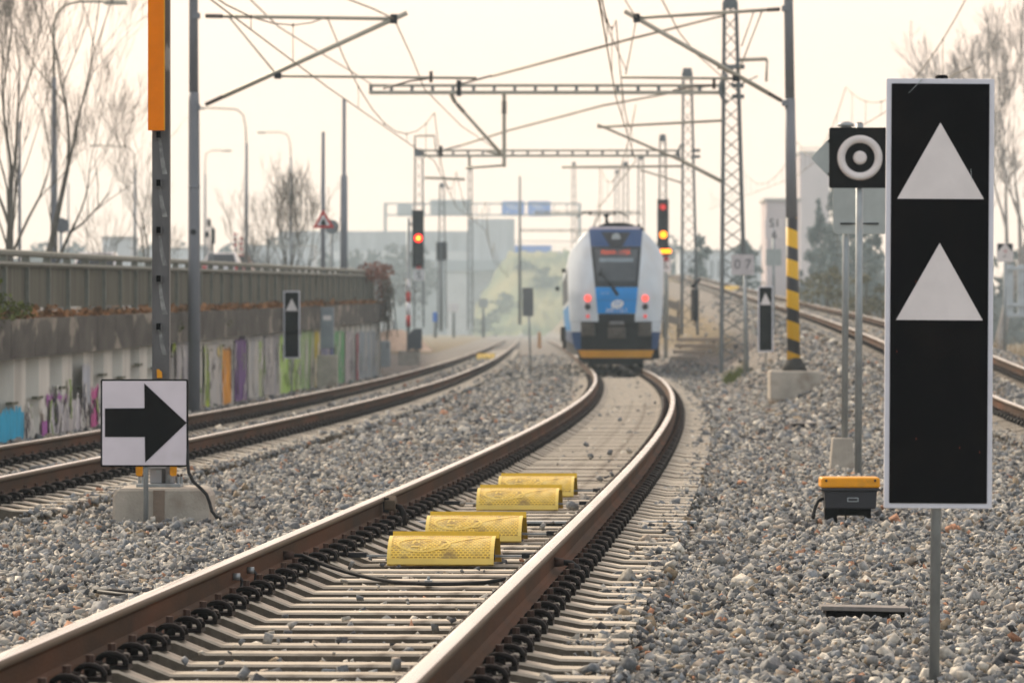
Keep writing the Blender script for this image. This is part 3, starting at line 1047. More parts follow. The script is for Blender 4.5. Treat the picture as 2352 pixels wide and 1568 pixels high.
# ring sign and the two bare sign backs
Y = 47.5; p = ppm(Y)
t = thing('ring_sign', 'square black sign with a raised white ring and dot on a galvanised post', 'railway sign', (W(1974, 0, Y).x, Y, BASE))
c = W(1975, 362.5, Y)
MB().prism(rect_pts(c.x, c.z, 141 / p, 139 / p, .02), Y, Y + .03).build('plate', m_black, t, .003)
mb = MB()
N_ = 40
ro, ri = 52 / p, 34 / p
prof_ = [(ro, 0), (ro * .97, -.03), ((ro + ri) / 2 + .02, -.045), (ri * 1.04, -.028), (ri, 0)]
vs, fs = [], []
for k in range(N_):
    a = 2 * math.pi * k / N_
    for (r, dy) in prof_: vs.append((c.x + r * math.cos(a), Y - .001 + dy, c.z + r * math.sin(a)))
for k in range(N_):
    for i in range(4):
        fs.append((k * 5 + i, k * 5 + i + 1, ((k + 1) % N_) * 5 + i + 1, ((k + 1) % N_) * 5 + i))
mb.add(vs, fs, 0, True); mb.build('white_ring', m_whites, t)
mb = MB(); mb.tube([(c.x, Y, c.z), (c.x, Y - .03, c.z), (c.x, Y - .042, c.z)], [16 / p, 15 / p, 9 / p], 24); mb.build('white_dot', m_whites, t)
MB().tube([(W(1972, 0, Y).x, Y + .06, BASE - .1), (W(1975.5, 0, Y).x, Y + .06, W(0, 283, Y).z)], .036, 14).build('post', m_galv, t)
mb = MB(); mb.tube([(W(1975, 0, Y).x, Y + .06, W(0, 291, Y).z), (W(1975, 0, Y).x, Y + .06, W(0, 281, Y).z)], .028, 10); mb.build('cap', m_black, t)
Y = 49.6; p = ppm(Y)
fxx = W(1944, 0, Y).x
t = thing('sign_post', 'steel post in a concrete block carrying two bare sign backs behind the ring sign', 'railway sign', (fxx, Y, BASE))
MB().box((W(1934, 0, Y).x, Y, W(0, 1042, Y).z), (58 / p, .26, 74 / p), top=(.78, .78)).build('concrete_block', m_conc, t, .012)
MB().tube([(W(1940, 0, Y).x, Y, W(0, 1008, Y).z), (W(1944, 0, Y).x, Y, W(0, 290, Y).z)], .034, 14).build('post', m_galv, t)
c = W(1976, 470, Y)
MB().prism(rect_pts(c.x, c.z, 128 / p, 136 / p, .05), Y - .075, Y - .06).build('square_plate', m_signback, t, .003)
mb = MB()
for dx in (-30, 30):
    mb.box((W(1973 + dx, 0, Y).x, Y - .085, W(0, 514, Y).z), (28 / p, .018, 4 / p)); 
mb.tube([W(1940, 514, Y) + Vector((0, -.08, 0)), W(2006, 514, Y) + Vector((0, -.08, 0))], .007, 6)
mb.build('bracket', m_dark, t)
c = W(1944, 362, Y); d = 83 / p
dm = []
for a0 in (0, 90, 180, 270):
    for k in range(-2, 3):
        a = R_(a0 + k * 12)
        q0 = Vector((math.cos(R_(a0)), math.sin(R_(a0)))) * (d - .06)
        dm.append((c.x + q0.x + .045 * math.cos(a), c.z + q0.y + .045 * math.sin(a)))
MB().prism(dm, Y + .045, Y + .058).build('diamond_plate', m_signback, t, .003)
mb = MB()
for zz in (324, 400):
    mb.box((W(1909, 0, Y).x, Y + .035, W(0, zz, Y).z), (.06, .015, .03))
mb.build('bolt_lug', m_dark, t)
mb = MB(); mb.tube([c + Vector((0, .03, d - .05)), c + Vector((0, .03, d - .02)), c + Vector((0, .03, d))], [.085, .08, .03], 14); mb.build('cap', m_galv, t)

# yellow lidded trackside box
Y = 35.8; p = ppm(Y)
c = W(1953.5, 1140, Y); g = BASE
t = thing('trackside_box', 'black junction box with a rounded orange yellow lid standing in the ballast', 'junction box', (c.x, Y, g))
lz0, lz1 = W(0, 1120, Y).z, W(0, 1096, Y).z
lw = 137 / p
MB().box((c.x, Y + .14, (lz0 + lz1) / 2), (lw, .32, lz1 - lz0), top=(.985, .97)).build('lid', m_yellow, t, .016, 3)
mb = MB()
mb.box((c.x, Y + .14, lz0 - .012), (lw * .99, .315, .022))
zb = W(0, 1168, Y).z
mb.box((c.x + .002, Y + .14, (lz0 - .02 + zb) / 2), (122 / p, .28, lz0 - .02 - zb), rot=Matrix.Rotation(math.pi, 3, 'X'), top=(.95, .95))
mb.build('body', m_boxdark, t, .008)
mb = MB(); mb.box((c.x - .14, Y + .1, (zb + g) / 2 - .02), (.09, .12, zb - g + .06)).box((c.x + .14, Y + .22, (zb + g) / 2 - .02), (.05, .06, zb - g + .06)).box((c.x - .03, Y + .06, (zb + g) / 2 - .02), (.012, .012, zb - g + .06)).box((c.x + .02, Y + .2, zb - .03), (.26, .12, .05))
mb.build('foot', m_black, t)
q = W(1959, 1147, Y); mb = MB(); mb.prism(rect_pts(q.x, q.z, 26 / p, 10 / p, .003), Y - .0045, Y + .03); mb.build('maker_plate', m_galv, t)
mb = MB(); mb.prism(rect_pts(q.x, q.z, 21 / p, 5.5 / p, .002), Y - .0065, Y + .03); mb.build('plate_inlay', m_boxdark, t)
mb = MB()
for dx in (-56, 56):
    q = W(1953.5 + dx, 1103, Y); mb.box((q.x, Y - .022, q.z), (.014, .012, .016))
mb.build('lid_catch', m_dark, t)
cb = [W(1893, 1146, Y), W(1888, 1147, Y), W(1880, 1152, Y), W(1874, 1163, Y), W(1870, 1178, Y), W(1868, 1190, Y)]
for i, v in enumerate(cb): v.y += .12 - .02 * i
MB().tube(cb, .014, 8).build('cable', m_rubber, t)

# ------------------------------------------------------------------ orange board post
Y = 36.5; p = ppm(Y)
xf = W(368, 0, Y).x
t = thing('orange_marker_post', 'weathered steel post with a long orange board bolted to a concrete footing', 'marker post', (xf, Y, BASE))
fz = W(0, 1121, 36.1).z
mb = MB(); wf = 222 / ppm(36.1)
xq = W(369, 0, 36.1).x
pl = [(xq - wf / 2, -.25), (xq + wf / 2, -.25), (xq + wf / 2, fz - .045), (xq + wf / 2 - .05, fz), (xq - wf / 2 + .035, fz), (xq - wf / 2, fz - .045)]
mb.prism(pl, 36.1, 36.85)
mb.build('footing', m_conc, t, .02, 1)
xb = W(358, 0, 36.1).x
MB().prism([(xb - .02, -.2), (xb + .062, -.2), (xb + .066, fz - .014), (xb - .02, fz - .014)], 36.094, 36.12).build('stained_band', m_concband, t)
KEEP_OUT.append((xq - wf / 2 - .03, xq + wf / 2 + .03, 36.05, 36.9))
zt_ = 4.9
# channel section column
x0, x1 = W(348, 0, Y).x, W(388, 0, Y).x
mb = MB(); mb.box(((x0 + x1) / 2, Y + .06, (fz + zt_) / 2), (x1 - x0, .006, zt_ - fz)).box((x0 + .003, Y + .125, (fz + zt_) / 2), (.006, .125, zt_ - fz)).box((x1 - .003, Y + .125, (fz + zt_) / 2), (.006, .125, zt_ - fz))
mb.build('column', m_post, t)
mb = MB(); mb.box(((x0 + x1) / 2 - .002, Y + .0, fz + .012), (.335, .30, .024)); mb.build('base_plate', m_galv, t, .004)
mb = MB(); mb.box(((x0 + x1) / 2 - .03, Y - .02, fz + .06 + .02), (.09, .05, .11)).box(((x0 + x1) / 2 + .075, Y + .01, fz + .08), (.07, .06, .13)).box(((x0 + x1) / 2 - .02, Y - .035, fz + .17), (.14, .06, .07)).box(((x0 + x1) / 2 + .09, Y - .01, fz + .14), (.02, .12, .22))
mb.build('base_bracket', mat('pale painted steel', (.36, .355, .36), .5, .1, var=.06), t, .005)
xm2 = (x0 + x1) / 2
for dx in (-.15, -.125, .14, .165):
    mb = MB(); yb_ = Y - .07 + abs(dx) * .3
    mb.tube([(xm2 + dx - .005, yb_, fz + .02), (xm2 + dx - .005, yb_, fz + .075)], .0125, 6, m=0, smooth=False)
    mb.tube([(xm2 + dx - .005, yb_, fz + .07), (xm2 + dx - .005, yb_, fz + .095)], .009, 6, m=1)
    mb.build('anchor_bolt', [m_galv, m_bolt], t)
MB().tube([(xm2 + .075, Y - .03, fz + .075), (xm2 + .075, Y - .055, fz + .075)], .022, 10).build('side_bolt', m_galv, t)
MB().tube([(xm2 - .012, Y - .07, fz + .115), (xm2 - .012, Y - .085, fz + .115)], .012, 10).build('side_bolt', m_galv, t)
for dx in (-.075, .075):
    mb = MB()
    q = W(361 + dx * 520, 1083, Y)
    mb.prism([(q.x - .026, q.z - .02), (q.x - .01, q.z - .03), (q.x + .02, q.z - .028), (q.x + .026, q.z - .005), (q.x + .026, q.z + .05), (q.x - .026, q.z + .05)], Y - .095, Y - .075)
    mb.build('yellow_tab', m_yellow, t)
mb = MB()
q = W(365, 857, Y); mb.prism([(q.x - .016, q.z - .035), (q.x + .022, q.z - .035), (q.x + .02, q.z + .01), (q.x - .004, q.z + .03), (q.x - .018, q.z + .03)], Y + .02, Y + .05)
mb.build('yellow_tab', m_yellow, t)
# square rung tubes with an open dark mouth
for yy in (309, 420, 528, 640, 750):
    q = W(363.5, yy, Y); s_ = 6.2 / p
    mb = MB()
    for (dx, dz, sx_, sz_) in ((-s_, 0, .005, 2 * s_ * 1.35), (s_, 0, .005, 2 * s_ * 1.35), (0, s_ * 1.35, 2 * s_, .005), (0, -s_ * 1.35, 2 * s_, .005)):
        mb.box((q.x + dx, Y + .035, q.z + dz), (sx_, .05, sz_), m=0)
    mb.box((q.x, Y + .048, q.z), (2 * s_ - .004, .02, 2 * s_ * 1.3), m=1)
    mb.build('rung', [m_post, m_black], t)
for (ya_, yb_) in ((318, 400), (430, 498), (540, 610), (650, 722), (760, 815)):
    L_, R2 = [], []
    for k in range(9):
        u = k / 8
        xx = 366 + 4 * math.sin(u * 2.2) + 17 * max(0, u - .35) ** 1.6 + random.uniform(-.7, .7)
        wd_ = 3.2 + 2.6 * u
        yy_ = ya_ + (yb_ - ya_) * u
        a1, a2 = W(min(xx - wd_, 386), yy_, Y), W(min(xx + wd_, 387.6), yy_, Y)
        L_.append((a1.x, Y + .0548, a1.z)); R2.append((a2.x, Y + .0548, a2.z))
    mb = MB(); vs = [v for p_ in zip(L_, R2) for v in p_]
    mb.add(vs, [(2 * i + 2, 2 * i + 3, 2 * i + 1, 2 * i) for i in range(8)])
    mb.build('paint_run', mat('pale paint run', (.27, .275, .265), .7, 0, var=.2, vs=20, col3=(.15, .15, .15), s3=14, f3=(.4, .6)), t)
o_b = W(360, 300, Y)
mb = MB(); mb.box((o_b.x - .004, Y - .01, (o_b.z + 4.75) / 2), (36.5 / p, .045, 4.75 - o_b.z)); ob = mb.build('orange_board', [m_orange], t)
mb = MB(); mb.box((o_b.x - .004 + 36.5 / p / 2 + .003, Y - .01, (o_b.z + 4.75) / 2), (.006, .047, 4.75 - o_b.z)); mb.build('board_edge', m_yedge, t)
mb = MB(); mb.box((o_b.x, Y + .035, o_b.z + .25), (.05, .05, .06)).box((o_b.x, Y + .035, o_b.z + 1.2), (.05, .05, .06)); mb.build('board_clamp', m_galv, t)

# ------------------------------------------------------------------ catenary poles and cantilevers
def insul(mb, a, b, r=.05, n=9):
    a, b = Vector(a), Vector(b)
    d = b - a
    pts, rs = [], []
    for k in range(n * 2 + 1):
        pts.append(a + d * k / (n * 2)); rs.append(r if k % 2 else r * .5)
    mb.tube(pts, rs, 8)


def cantilever(t, Y, px_pole, topy, lowy, tip, reg, mx, sgn, hook=True, px2=None, midf=.57, ins=.12):
    """top tube, slanted tube with insulators, brace, registration tube and steady arm, all in the plane across the track"""
    k = 1.0
    a = W(px_pole, topy, Y); b = W(px_pole if px2 is None else px2, lowy, Y)
    tp = W(tip[0], tip[1], Y)
    over = tp + (tp - b).normalized() * .25
    ins_a, ins_b = a.lerp(tp, ins), b.lerp(tp, ins)
    mb = MB(); mb.tube([ins_a, tp], .034, 7); mb.build('top_tube', m_tube, t)
    mb = MB(); mb.tube([ins_b, over], .044, 7); mb.build('slanted_tube', m_tube, t)
    mb = MB(); insul(mb, a.lerp(tp, .03), ins_a); mb.build('insulator', m_insul, t)
    mb = MB(); insul(mb, b.lerp(tp, .03), ins_b); mb.build('insulator', m_insul, t)
    r0, r1 = W(reg[0], reg[1], Y), W(reg[2], reg[3], Y)
    mb = MB(); mb.tube([r0, r1], .026, 7); mb.build('registration_tube', m_tube, t)
    bp = b.lerp(tp, midf * .68)
    mb = MB(); mb.tube([a.lerp(tp, .15), r0], .016, 6); mb.build('brace', m_tube, t)
    MB().box(tp, (.12, .1, .16)).build('fitting', m_dark, t); MB().box(r0, (.12, .08, .1)).build('fitting', m_dark, t)
    # steady arm
    if mx:
        m0 = W(mx[0], mx[1], Y); m1 = W(mx[2], mx[3], Y)
        mm = m0.lerp(m1, .45); mm.z += .03
        mb = MB(); mb.tube([m0 + Vector((0, 0, .12)), m0 + Vector((0, 0, -.07))], .035, 6); mb.tube([m0, mm, m1], .016, 6); mb.build('steady_arm', m_insul, t)


Y = 84.0; p = ppm(Y)
zb_ = BASE
t = thing('catenary_pole', 'grey tubular catenary pole between the arrow sign and the graffiti wall', 'catenary pole', (W(446, 0, Y).x, Y, zb_))
zs = [zb_ - .2, W(0, 470, Y).z, W(0, 430, Y).z, W(0, 215, Y).z, W(0, 205, Y).z, 9.2]
MB().tube([(W(446, 0, Y).x, Y, zs[0]), (W(446, 0, Y).x, Y, W(0, 500, Y).z), (W(445.5, 0, Y).x, Y, W(0, 240, Y).z), (W(445, 0, Y).x, Y, W(0, 212, Y).z)], [.108, .102, .093, .09], 16).build('lower_tube', m_grey, t)
MB().tube([(W(445, 0, Y).x, Y, W(0, 212.5, Y).z), (W(444, 0, Y).x, Y, 9.3)], [.083, .07], 16).build('upper_tube', m_grey, t)
mb = MB(); mb.tube([W(446, 432, Y), W(446, 427, Y)], .106, 16); mb.build('joint_ring', m_grey, t)
for yy in (37, 247): MB().box(W(452, yy, Y), (.12, .16, .09)).build('collar', m_grey, t)
mb = MB(); mb.tube([W(445, 533, Y) + Vector((0, -.09, 0)), W(445, 533, Y) + Vector((0, -.12, 0))], .05, 10); mb.build('number_plate', m_dark, t)
cantilever(t, Y, 458, 37, 247, (905, 44), (638, 175, 1095, 180), (990, 180, 880, 204), 1)

Y = 88.0; p = ppm(Y)
gz = float(ground_h(np.array([5.1]), np.array([Y]))[0])
xs_ = W(1823, 0, Y).x
t = thing('striped_catenary_pole', 'grey catenary pole with yellow and black warning stripes on a concrete block', 'catenary pole', (xs_, Y, gz))
fz1, fz0 = W(0, 851, Y).z, W(0, 893, Y).z
MB().box((W(1824, 0, Y).x, Y, (fz1 + fz0) / 2 - .1), (117 / p, .9, fz1 - fz0 + .2)).build('foundation', m_conc, t, .03)
KEEP_OUT.append((W(1765, 0, Y).x, W(1883, 0, Y).x, Y - .45, Y + .45))


def px_at(y): return 1811 + (y / 835) * 12


def rad_at(y): return (11 + 3.6 * (y / 835)) / p


MB().tube([(W(px_at(y), 0, Y).x, Y, W(0, y, Y).z) for y in (500, 226)], [rad_at(500), rad_at(226)], 18).tube([(W(px_at(y), 0, Y).x, Y, W(0, y, Y).z) for y in (226, -230)], [rad_at(226) * .93, rad_at(-230)], 18).build('upper_tube', m_grey, t)


def stripe_mat():
    m = bpy.data.materials.new('yellow black stripes')
    m.use_nodes = True
    N, L = m.node_tree.nodes, m.node_tree.links
    b = N['Principled BSDF']; b.inputs['Roughness'].default_value = .55
    tc = N.new('ShaderNodeTexCoord'); sx = N.new('ShaderNodeSeparateXYZ'); L.new(tc.outputs['Object'], sx.inputs[0])
    m1 = N.new('ShaderNodeMath'); m1.operation = 'MULTIPLY_ADD'; m1.inputs[1].default_value = .36; m1.inputs[2].default_value = .05
    L.new(sx.outputs['X'], m1.inputs[0])
    ad = N.new('ShaderNodeMath'); ad.operation = 'ADD'; L.new(sx.outputs['Z'], ad.inputs[0]); L.new(m1.outputs[0], ad.inputs[1])
    no = N.new('ShaderNodeTexNoise'); no.inputs['Scale'].default_value = 3; L.new(tc.outputs['Object'], no.inputs['Vector'])
    n2 = N.new('ShaderNodeMath'); n2.operation = 'MULTIPLY_ADD'; n2.inputs[1].default_value = .03; L.new(no.outputs['Fac'], n2.inputs[0]); L.new(ad.outputs[0], n2.inputs[2])
    dv = N.new('ShaderNodeMath'); dv.operation = 'DIVIDE'; dv.inputs[1].default_value = 70.5 / p; L.new(n2.outputs[0], dv.inputs[0])
    fr = N.new('ShaderNodeMath'); fr.operation = 'FRACT'; L.new(dv.outputs[0], fr.inputs[0])
    gt = N.new('ShaderNodeMath'); gt.operation = 'GREATER_THAN'; gt.inputs[1].default_value = .58; L.new(fr.outputs[0], gt.inputs[0])
    mx = N.new('ShaderNodeMix'); mx.data_type = 'RGBA'; L.new(gt.outputs[0], mx.inputs['Factor'])
    mx.inputs['A'].default_value = (.72, .41, .005, 1); mx.inputs['B'].default_value = (.03, .03, .034, 1)
    L.new(mx.outputs['Result'], b.inputs['Base Color'])
    return m


MB().tube([(W(px_at(y), 0, Y).x, Y, W(0, y, Y).z) for y in (850, 500)], [rad_at(850) + .004, rad_at(500) + .002], 20).build('striped_section', stripe_mat(), t)
mb = MB(); mb.tube([(W(1825, 0, Y).x, Y, W(0, y, Y).z) for y in (852, 840, 822)], [.235, .20, .12], 14); mb.build('grout_cone', mat('dirty tar', (.04, .038, .034), .9, bump=.8, bs=25), t)
for yy in (20, 237): MB().box(W(1806, yy, Y), (.16, .18, .10)).build('collar', m_grey, t)
cantilever(t, Y, 1802, 21, 238, (1462, 42), (1690, 181, 1428, 178), (1640, 196, 1545, 208), -1, px2=1806)
mb = MB(); mb.tube([W(1462, 42, Y), W(1449, 110, Y), W(1437, 172, Y)], .012, 6); mb.build('dropper', m_wire, t)
mb = MB()
q = W(1733, 181, Y)
mb = MB(); mb.tube([W(1732, 26, Y), W(1703, 107, Y)], .014, 6); mb.build('stay_tube', m_tube, t)

# ------------------------------------------------------------------ lattice masts
def lattice(name, label, Y, xtop, ytop, xl, xr, ybase, wtop, depth=.5, group='lattice masts of the overhead line', pan=None, cap=True):
    p = ppm(Y)
    zt, zb = W(0, ytop, Y).z, W(0, ybase, Y).z
    xc = (xl + xr) / 2
    t = thing(name, label, 'lattice mast', (W(xc, 0, Y).x, Y, zb), group)
    hw0, hw1 = (xr - xl) / p / 2, wtop / p / 2
    X0, X1 = W(xc, 0, Y).x, W(xtop, 0, Y).x

    def cor(u, sx, sy):
        hw = hw0 + (hw1 - hw0) * u
        dp = (depth + (depth * .5 - depth) * u) / 2
        return Vector((X0 + (X1 - X0) * u + sx * hw, Y + sy * dp, zb + (zt - zb) * u))
    legs = MB()
    for sx in (-1, 1):
        for sy in (-1, 1):
            a, b = cor(-.03, sx, sy), cor(1, sx, sy)
            d = (b - a)
            legs.tube([a, b], max(.03, hw0 * .13), 4, smooth=False)
    legs.build('leg', m_lattice, t)
    br = MB()
    H = zt - zb
    n = pan or max(8, int(H / (hw0 + hw1) / .95))
    rb = max(.011, hw0 * .045)
    for k in range(n):
        u0, u1 = k / n, (k + 1) / n
        for sy in (-1, 1):
            s = sy if k % 2 else -sy
            br.tube([cor(u0, -s, sy), cor(u1, s, sy)], rb, 4, smooth=False)
        for sx in (-1, 1):
            s = 1 if k % 2 else -1
            br.tube([cor(u0, sx, -s), cor(u1, sx, s)], rb, 4, smooth=False)
    br.build('bracing', m_lattice, t)
    if cap:
        mb = MB(); q = cor(1, 0, 0); mb.box((q.x, q.y, q.z - .02), (hw1 * 2.1, depth * .55, .30)); mb.build('head_plate', m_lattice, t)
    return t, cor


Ya = 121.0
mA, corA = lattice('lattice_mast', 'tallest steel lattice mast standing right of the train with the upper boom', Ya, 1677, 4, 1657, 1715, 832, 27, .6, pan=24)
pA = ppm(Ya)


def boom(name, label, Y, xa, xb, yt, yb, step, group='booms over the tracks', grip=True):
    p = ppm(Y)
    a, b = W(xa, yt, Y), W(xb, yb, Y)
    t = thing(name, label, 'catenary boom', ((a.x + b.x) / 2, Y, b.z), group)
    mb = MB()
    for zz in (a.z, b.z):
        for dy in (-.2, .2):
            mb.box(((a.x + b.x) / 2, Y + dy, zz), (b.x - a.x, .06, .055 if zz == a.z else .075))
    mb.build('chord', m_tube, t)
    mb = MB()
    n = int((xb - xa) / step)
    for k in range(n + 1):
        x = W(xa + 4 + k * step, 0, Y).x
        mb.box((x, Y - .2, (a.z + b.z) / 2), (.075, .04, a.z - b.z - .05))
        mb.box((x, Y + .2, (a.z + b.z) / 2), (.075, .04, a.z - b.z - .05))
        mb.box((x, Y, b.z), (.04, .4, .03))
    mb.build('batten', m_lattice, t)
    if grip:
        mb = MB()
        pts = [Vector((b.x + .18 * math.cos(q) + .12, Y - .33, (a.z + b.z) / 2 + .32 * math.sin(q))) for q in np.linspace(R_(85), R_(275), 9)]
        mb.tube(pts, .04, 6); mb.build('clamp_ring', m_lattice, t)
    return t


bA = boom('catenary_boom', 'nearer boom of paired chords reaching over both tracks, the higher one', Ya, 848, 1658, 197, 213, 47.2)
Yb = 166.0; pB = ppm(Yb)
mB, corB = lattice('lattice_mast', 'second lattice mast between the yellow signal and the tallest mast', Yb, 1578.5, 166, 1566, 1602, 752, 19, .6, pan=20)
bB = boom('catenary_boom', 'farther boom spanning between two lattice masts above the train', Yb, 968, 1562, 346, 358, 34.3)
boom('catenary_boom', 'small hazy boom far above the train roof beside the blue signs', 330, 1228, 1472, 486, 491, 24, grip=False)
boom('catenary_boom', 'faintest far boom low over the blue strip of the bridge', 400, 1196, 1420, 527, 531, 22, grip=False)
# fittings on mast A
mb = MB()
for (x_, y_, d_) in ((1679, 154, (.66, .5, .09)), (1694, 197, (.3, .2, .1)), (1695, 222, (.3, .2, .1))): MB().box(W(x_, y_, Ya), d_).build('collar', m_lattice, mA)
mb = MB(); mb.tube([W(1692, 138, Ya), W(1762, 136, Ya)], .05, 6); mb.tube([W(1762, 137, Ya), W(1760, 188, Ya)], .035, 6); mb.build('side_bracket', m_tube, mA)
for y_ in (346, 360): MB().box(W(1598, y_, Yb), (.3, .2, .1)).build('collar', m_lattice, mB)
# small number plate by mast A
q = W(1706, 608, 118.0)
t = thing('kilometre_plate', 'small pale plate reading 0 7 by the foot of the tallest lattice mast', 'sign', (q.x, 118, BASE + .4))
MB().prism(rect_pts(q.x, q.z, 52 / ppm(118), 47 / ppm(118), .03), 118, 118.03).build('plate', mat('pale grey plate', (.52, .49, .50), .6), t, .004)
mb = MB(); text_on(mb, '0 7', .33, (q.x, 117.992, q.z)); mb.build('lettering', mat('faded lettering', (.16, .16, .17), .7), t)
MB().tube([(q.x + .05, 118.05, BASE + .3), (q.x + .05, 118.05, q.z + .2)], .035, 8).build('post', m_galv, t)

# drop posts, registration arms under the booms
def drop_arm(t, Y, xd, y0, y1, arms):
    mb = MB(); mb.tube([W(xd, y0, Y), W(xd, y1, Y)], .055, 6, smooth=False); mb.build('drop_post', m_tube, t)
    for (x0, y0_, x1, y1_, r) in arms:
        mb = MB(); mb.tube([W(x0, y0_, Y), W(x1, y1_, Y)], r, 6); mb.build('arm', m_tube, t)


drop_arm(bA, Ya, 1158, 213, 384, [(1158, 357, 1115, 347, .03), (1150, 352, 1045, 235, .042), (1045, 235, 1035, 214, .06), (1158, 380, 1070, 386, .03), (1156, 358, 1160, 330, .04)])
mb = MB(); insul(mb, W(1158, 232, Ya), W(1158, 262, Ya), .08, 5); mb.build('insulator', m_insul, bA)
mb = MB(); insul(mb, W(1050, 240, Ya), W(1066, 258, Ya), .06, 5); mb.build('insulator', m_insul, bA)
mb = MB(); mb.box(W(1054, 203, Ya), (.12, .5, .38)); mb.build('bracket', m_dark, bA)
mb = MB(); mb.tube([W(1052, 195, Ya), W(1130, 174, Ya)], .026, 6); mb.build('wire_anchor', m_insul, bA)
drop_arm(bB, Yb, 1078, 358, 384, [(1078, 384, 1160, 380, .03)])
mb = MB(); mb.box(W(1012, 348, Yb), (.14, .5, .36)); mb.build('bracket', m_dark, bB)
mb = MB(); mb.tube([W(1014, 346, Yb), W(1060, 334, Yb)], .03, 6); mb.build('wire_anchor', m_insul, bB)

# arms from the far masts
def arm_set(t, Y, segs):
    for (x0, y0, x1, y1, r) in segs:
        mb = MB(); mb.tube([W(x0, y0, Y), W(x1, y1, Y)], r, 6); mb.build('arm', m_tube, t)


arm_set(mA, Ya, [(1664, 277, 1372, 292, .034), (1372, 286, 1572, 372, .034), (1572, 372, 1660, 418, .05), (1694, 197, 1740, 175, .02)])
arm_set(mB, Yb, [(1568, 382, 1290, 384, .04), (1566, 420, 1470, 390, .03)])

# farther masts
far_masts = [(205, 962, 350, 951, 973, 470 + 270, 18, 'lattice mast rising straight behind the red signal'),
             (330, 1015, 425, 1005, 1026, 745, 10, 'slim lattice mast behind the twin dark signal backs'),
             (212, 1522, 316, 1512, 1534, 740, 13, 'lattice mast rising behind the yellow lit signal'),
             (275, 1472, 360, 1463, 1482, 740, 11, 'lattice mast above the train roof, next to the yellow lit signal'),
             (345, 1437, 376, 1429, 1446, 742, 10, 'thin hazy lattice mast above the train, taller of a close pair'),
             (420, 1417, 394, 1410, 1424, 745, 8, 'thinnest hazy lattice mast above the middle of the train roof'),
             (300, 1080, 385, 1074, 1086, 745, 8, 'hazy mast in front of the grey bridge pier'),
             (380, 1318, 376, 1313, 1324, 748, 7, 'hazy mast standing between the train and the blue road signs')]
FM = []
for (Yf, xt, yt, xl, xr, yb, wt, lab) in far_masts:
    FM.append(lattice('lattice_mast', lab, Yf, xt, yt, xl, xr, yb, wt, .55, pan=18))
arm_set(FM[0][0], 205, [(953, 312, 998, 312, .04), (953, 312, 953, 350, .05), (998, 312, 1002, 350, .04), (975, 408, 1068, 412, .06)])
arm_set(FM[7][0], 380, [(1318, 383, 1290, 384, .05), (1318, 385, 1420, 386, .05)])
mb = MB()
t = thing('slim_mast', 'plain hazy steel pole in front of the first blue road sign', 'pole', (W(1194, 0, 330).x, 330, 0), 'plain far poles')
mb.tube([W(1194, 745, 330), W(1194, 405, 330)], [.11, .07], 8); mb.build('shaft', m_lattice, t)

# ------------------------------------------------------------------ wires
def wire(pts, r, label, name='overhead_wire', seg=1, grp='overhead wires'):
    o = MB().tube(pts, r, 5).build(name, m_wire, origin=pts[0])
    tag(o, label, 'wire', grp)
    return o


def catenary(tk, ys, label_c, stag=.2, zc=5.45, zm=6.9, droppers=True, off=0.0):
    fx, fz = TR[tk]
    pts_c, pts_m = [], []
    dr = []
    for i in range(len(ys) - 1):
        a, b = ys[i], ys[i + 1]
        n = max(6, int((b - a) / 4))
        for k in range(n + (1 if i == len(ys) - 2 else 0)):
            u = k / n
            y = a + (b - a) * u
            s0, s1 = (stag if i % 2 == 0 else -stag), (-stag if i % 2 == 0 else stag)
            xo = s0 + (s1 - s0) * u + off
            base = fz(y) - RT
            c_ = Vector((fx(a) + (fx(b) - fx(a)) * u + xo, y, base + zc))
            m_ = Vector((c_.x, y, base + zm - 1.15 * (1 - (2 * u - 1) ** 2)))
            pts_c.append(c_); pts_m.append(m_)
            if 0 < k < n and k % 2 == 0: dr.append((c_, m_))
    t = thing('catenary_wires', label_c, 'overhead wires', pts_c[0], 'overhead line wires')
    MB().tube(pts_c, .012, 5).build('contact_wire', m_wire, t)
    MB().tube(pts_m, .012, 5).build('messenger_wire', m_wire, t)
    for a, b in dr:
        mb = MB(); mb.tube([a, b], .0065, 4); d_ = mb.build('dropper', m_wire, t)
        MB().box(b, (.03, .05, .05)).build('clamp', m_insul, d_)


catenary('main', [40, 88, 121, 166, 212, 275, 345, 420], 'contact and messenger wires above the centre track and the train', .25, 5.55, 6.95)
catenary('left', [36, 84, 121, 166, 205, 300, 400], 'contact and messenger wires above the track by the graffiti wall', .25, 5.55, 6.75)
catenary('right', [88, 140, 200, 270, 360], 'contact and messenger wires above the climbing track', .2, 5.5, 6.9)
wire([W(1128, 176, 121), W(1245, 145, 118), W(1465, 86, 112), W(1664, 36, 121)], .033, 'thick pale cross wire slanting up from the nearer boom to the tallest mast')
wire([W(1060, 334, 166), W(1167, 300, 160), W(1390, 242, 150), W(1640, 196, 166)], .036, 'thick pale cross wire slanting up from the farther boom')
for (x, y, Y, l) in ((1245, 145, 118, 'upper clamp'), (1465, 86, 112, 'x')):
    pass
wire([W(565, -10, 84), W(640, 62, 92), W(720, 112, 100), W(800, 160, 110), W(855, 195, 121)], .014, 'sagging feeder wire dropping to the free end of the nearer boom')
wire([W(905, 44, 84), W(945, 130, 92), W(975, 205, 100), W(1060, 290, 121), W(1160, 357, 140)], .012, 'feeder wire falling from the grey pole bracket to the boom arm')
wire([W(1462, 42, 88), W(1440, 8, 86), W(1415, -40, 84)], .011, 'short wire climbing out of view from the striped pole bracket')
wire([W(1370, -10, 80), W(1400, 75, 100), W(1440, 165, 121)], .013, 'wire crossing steeply beside the striped pole bracket tip')
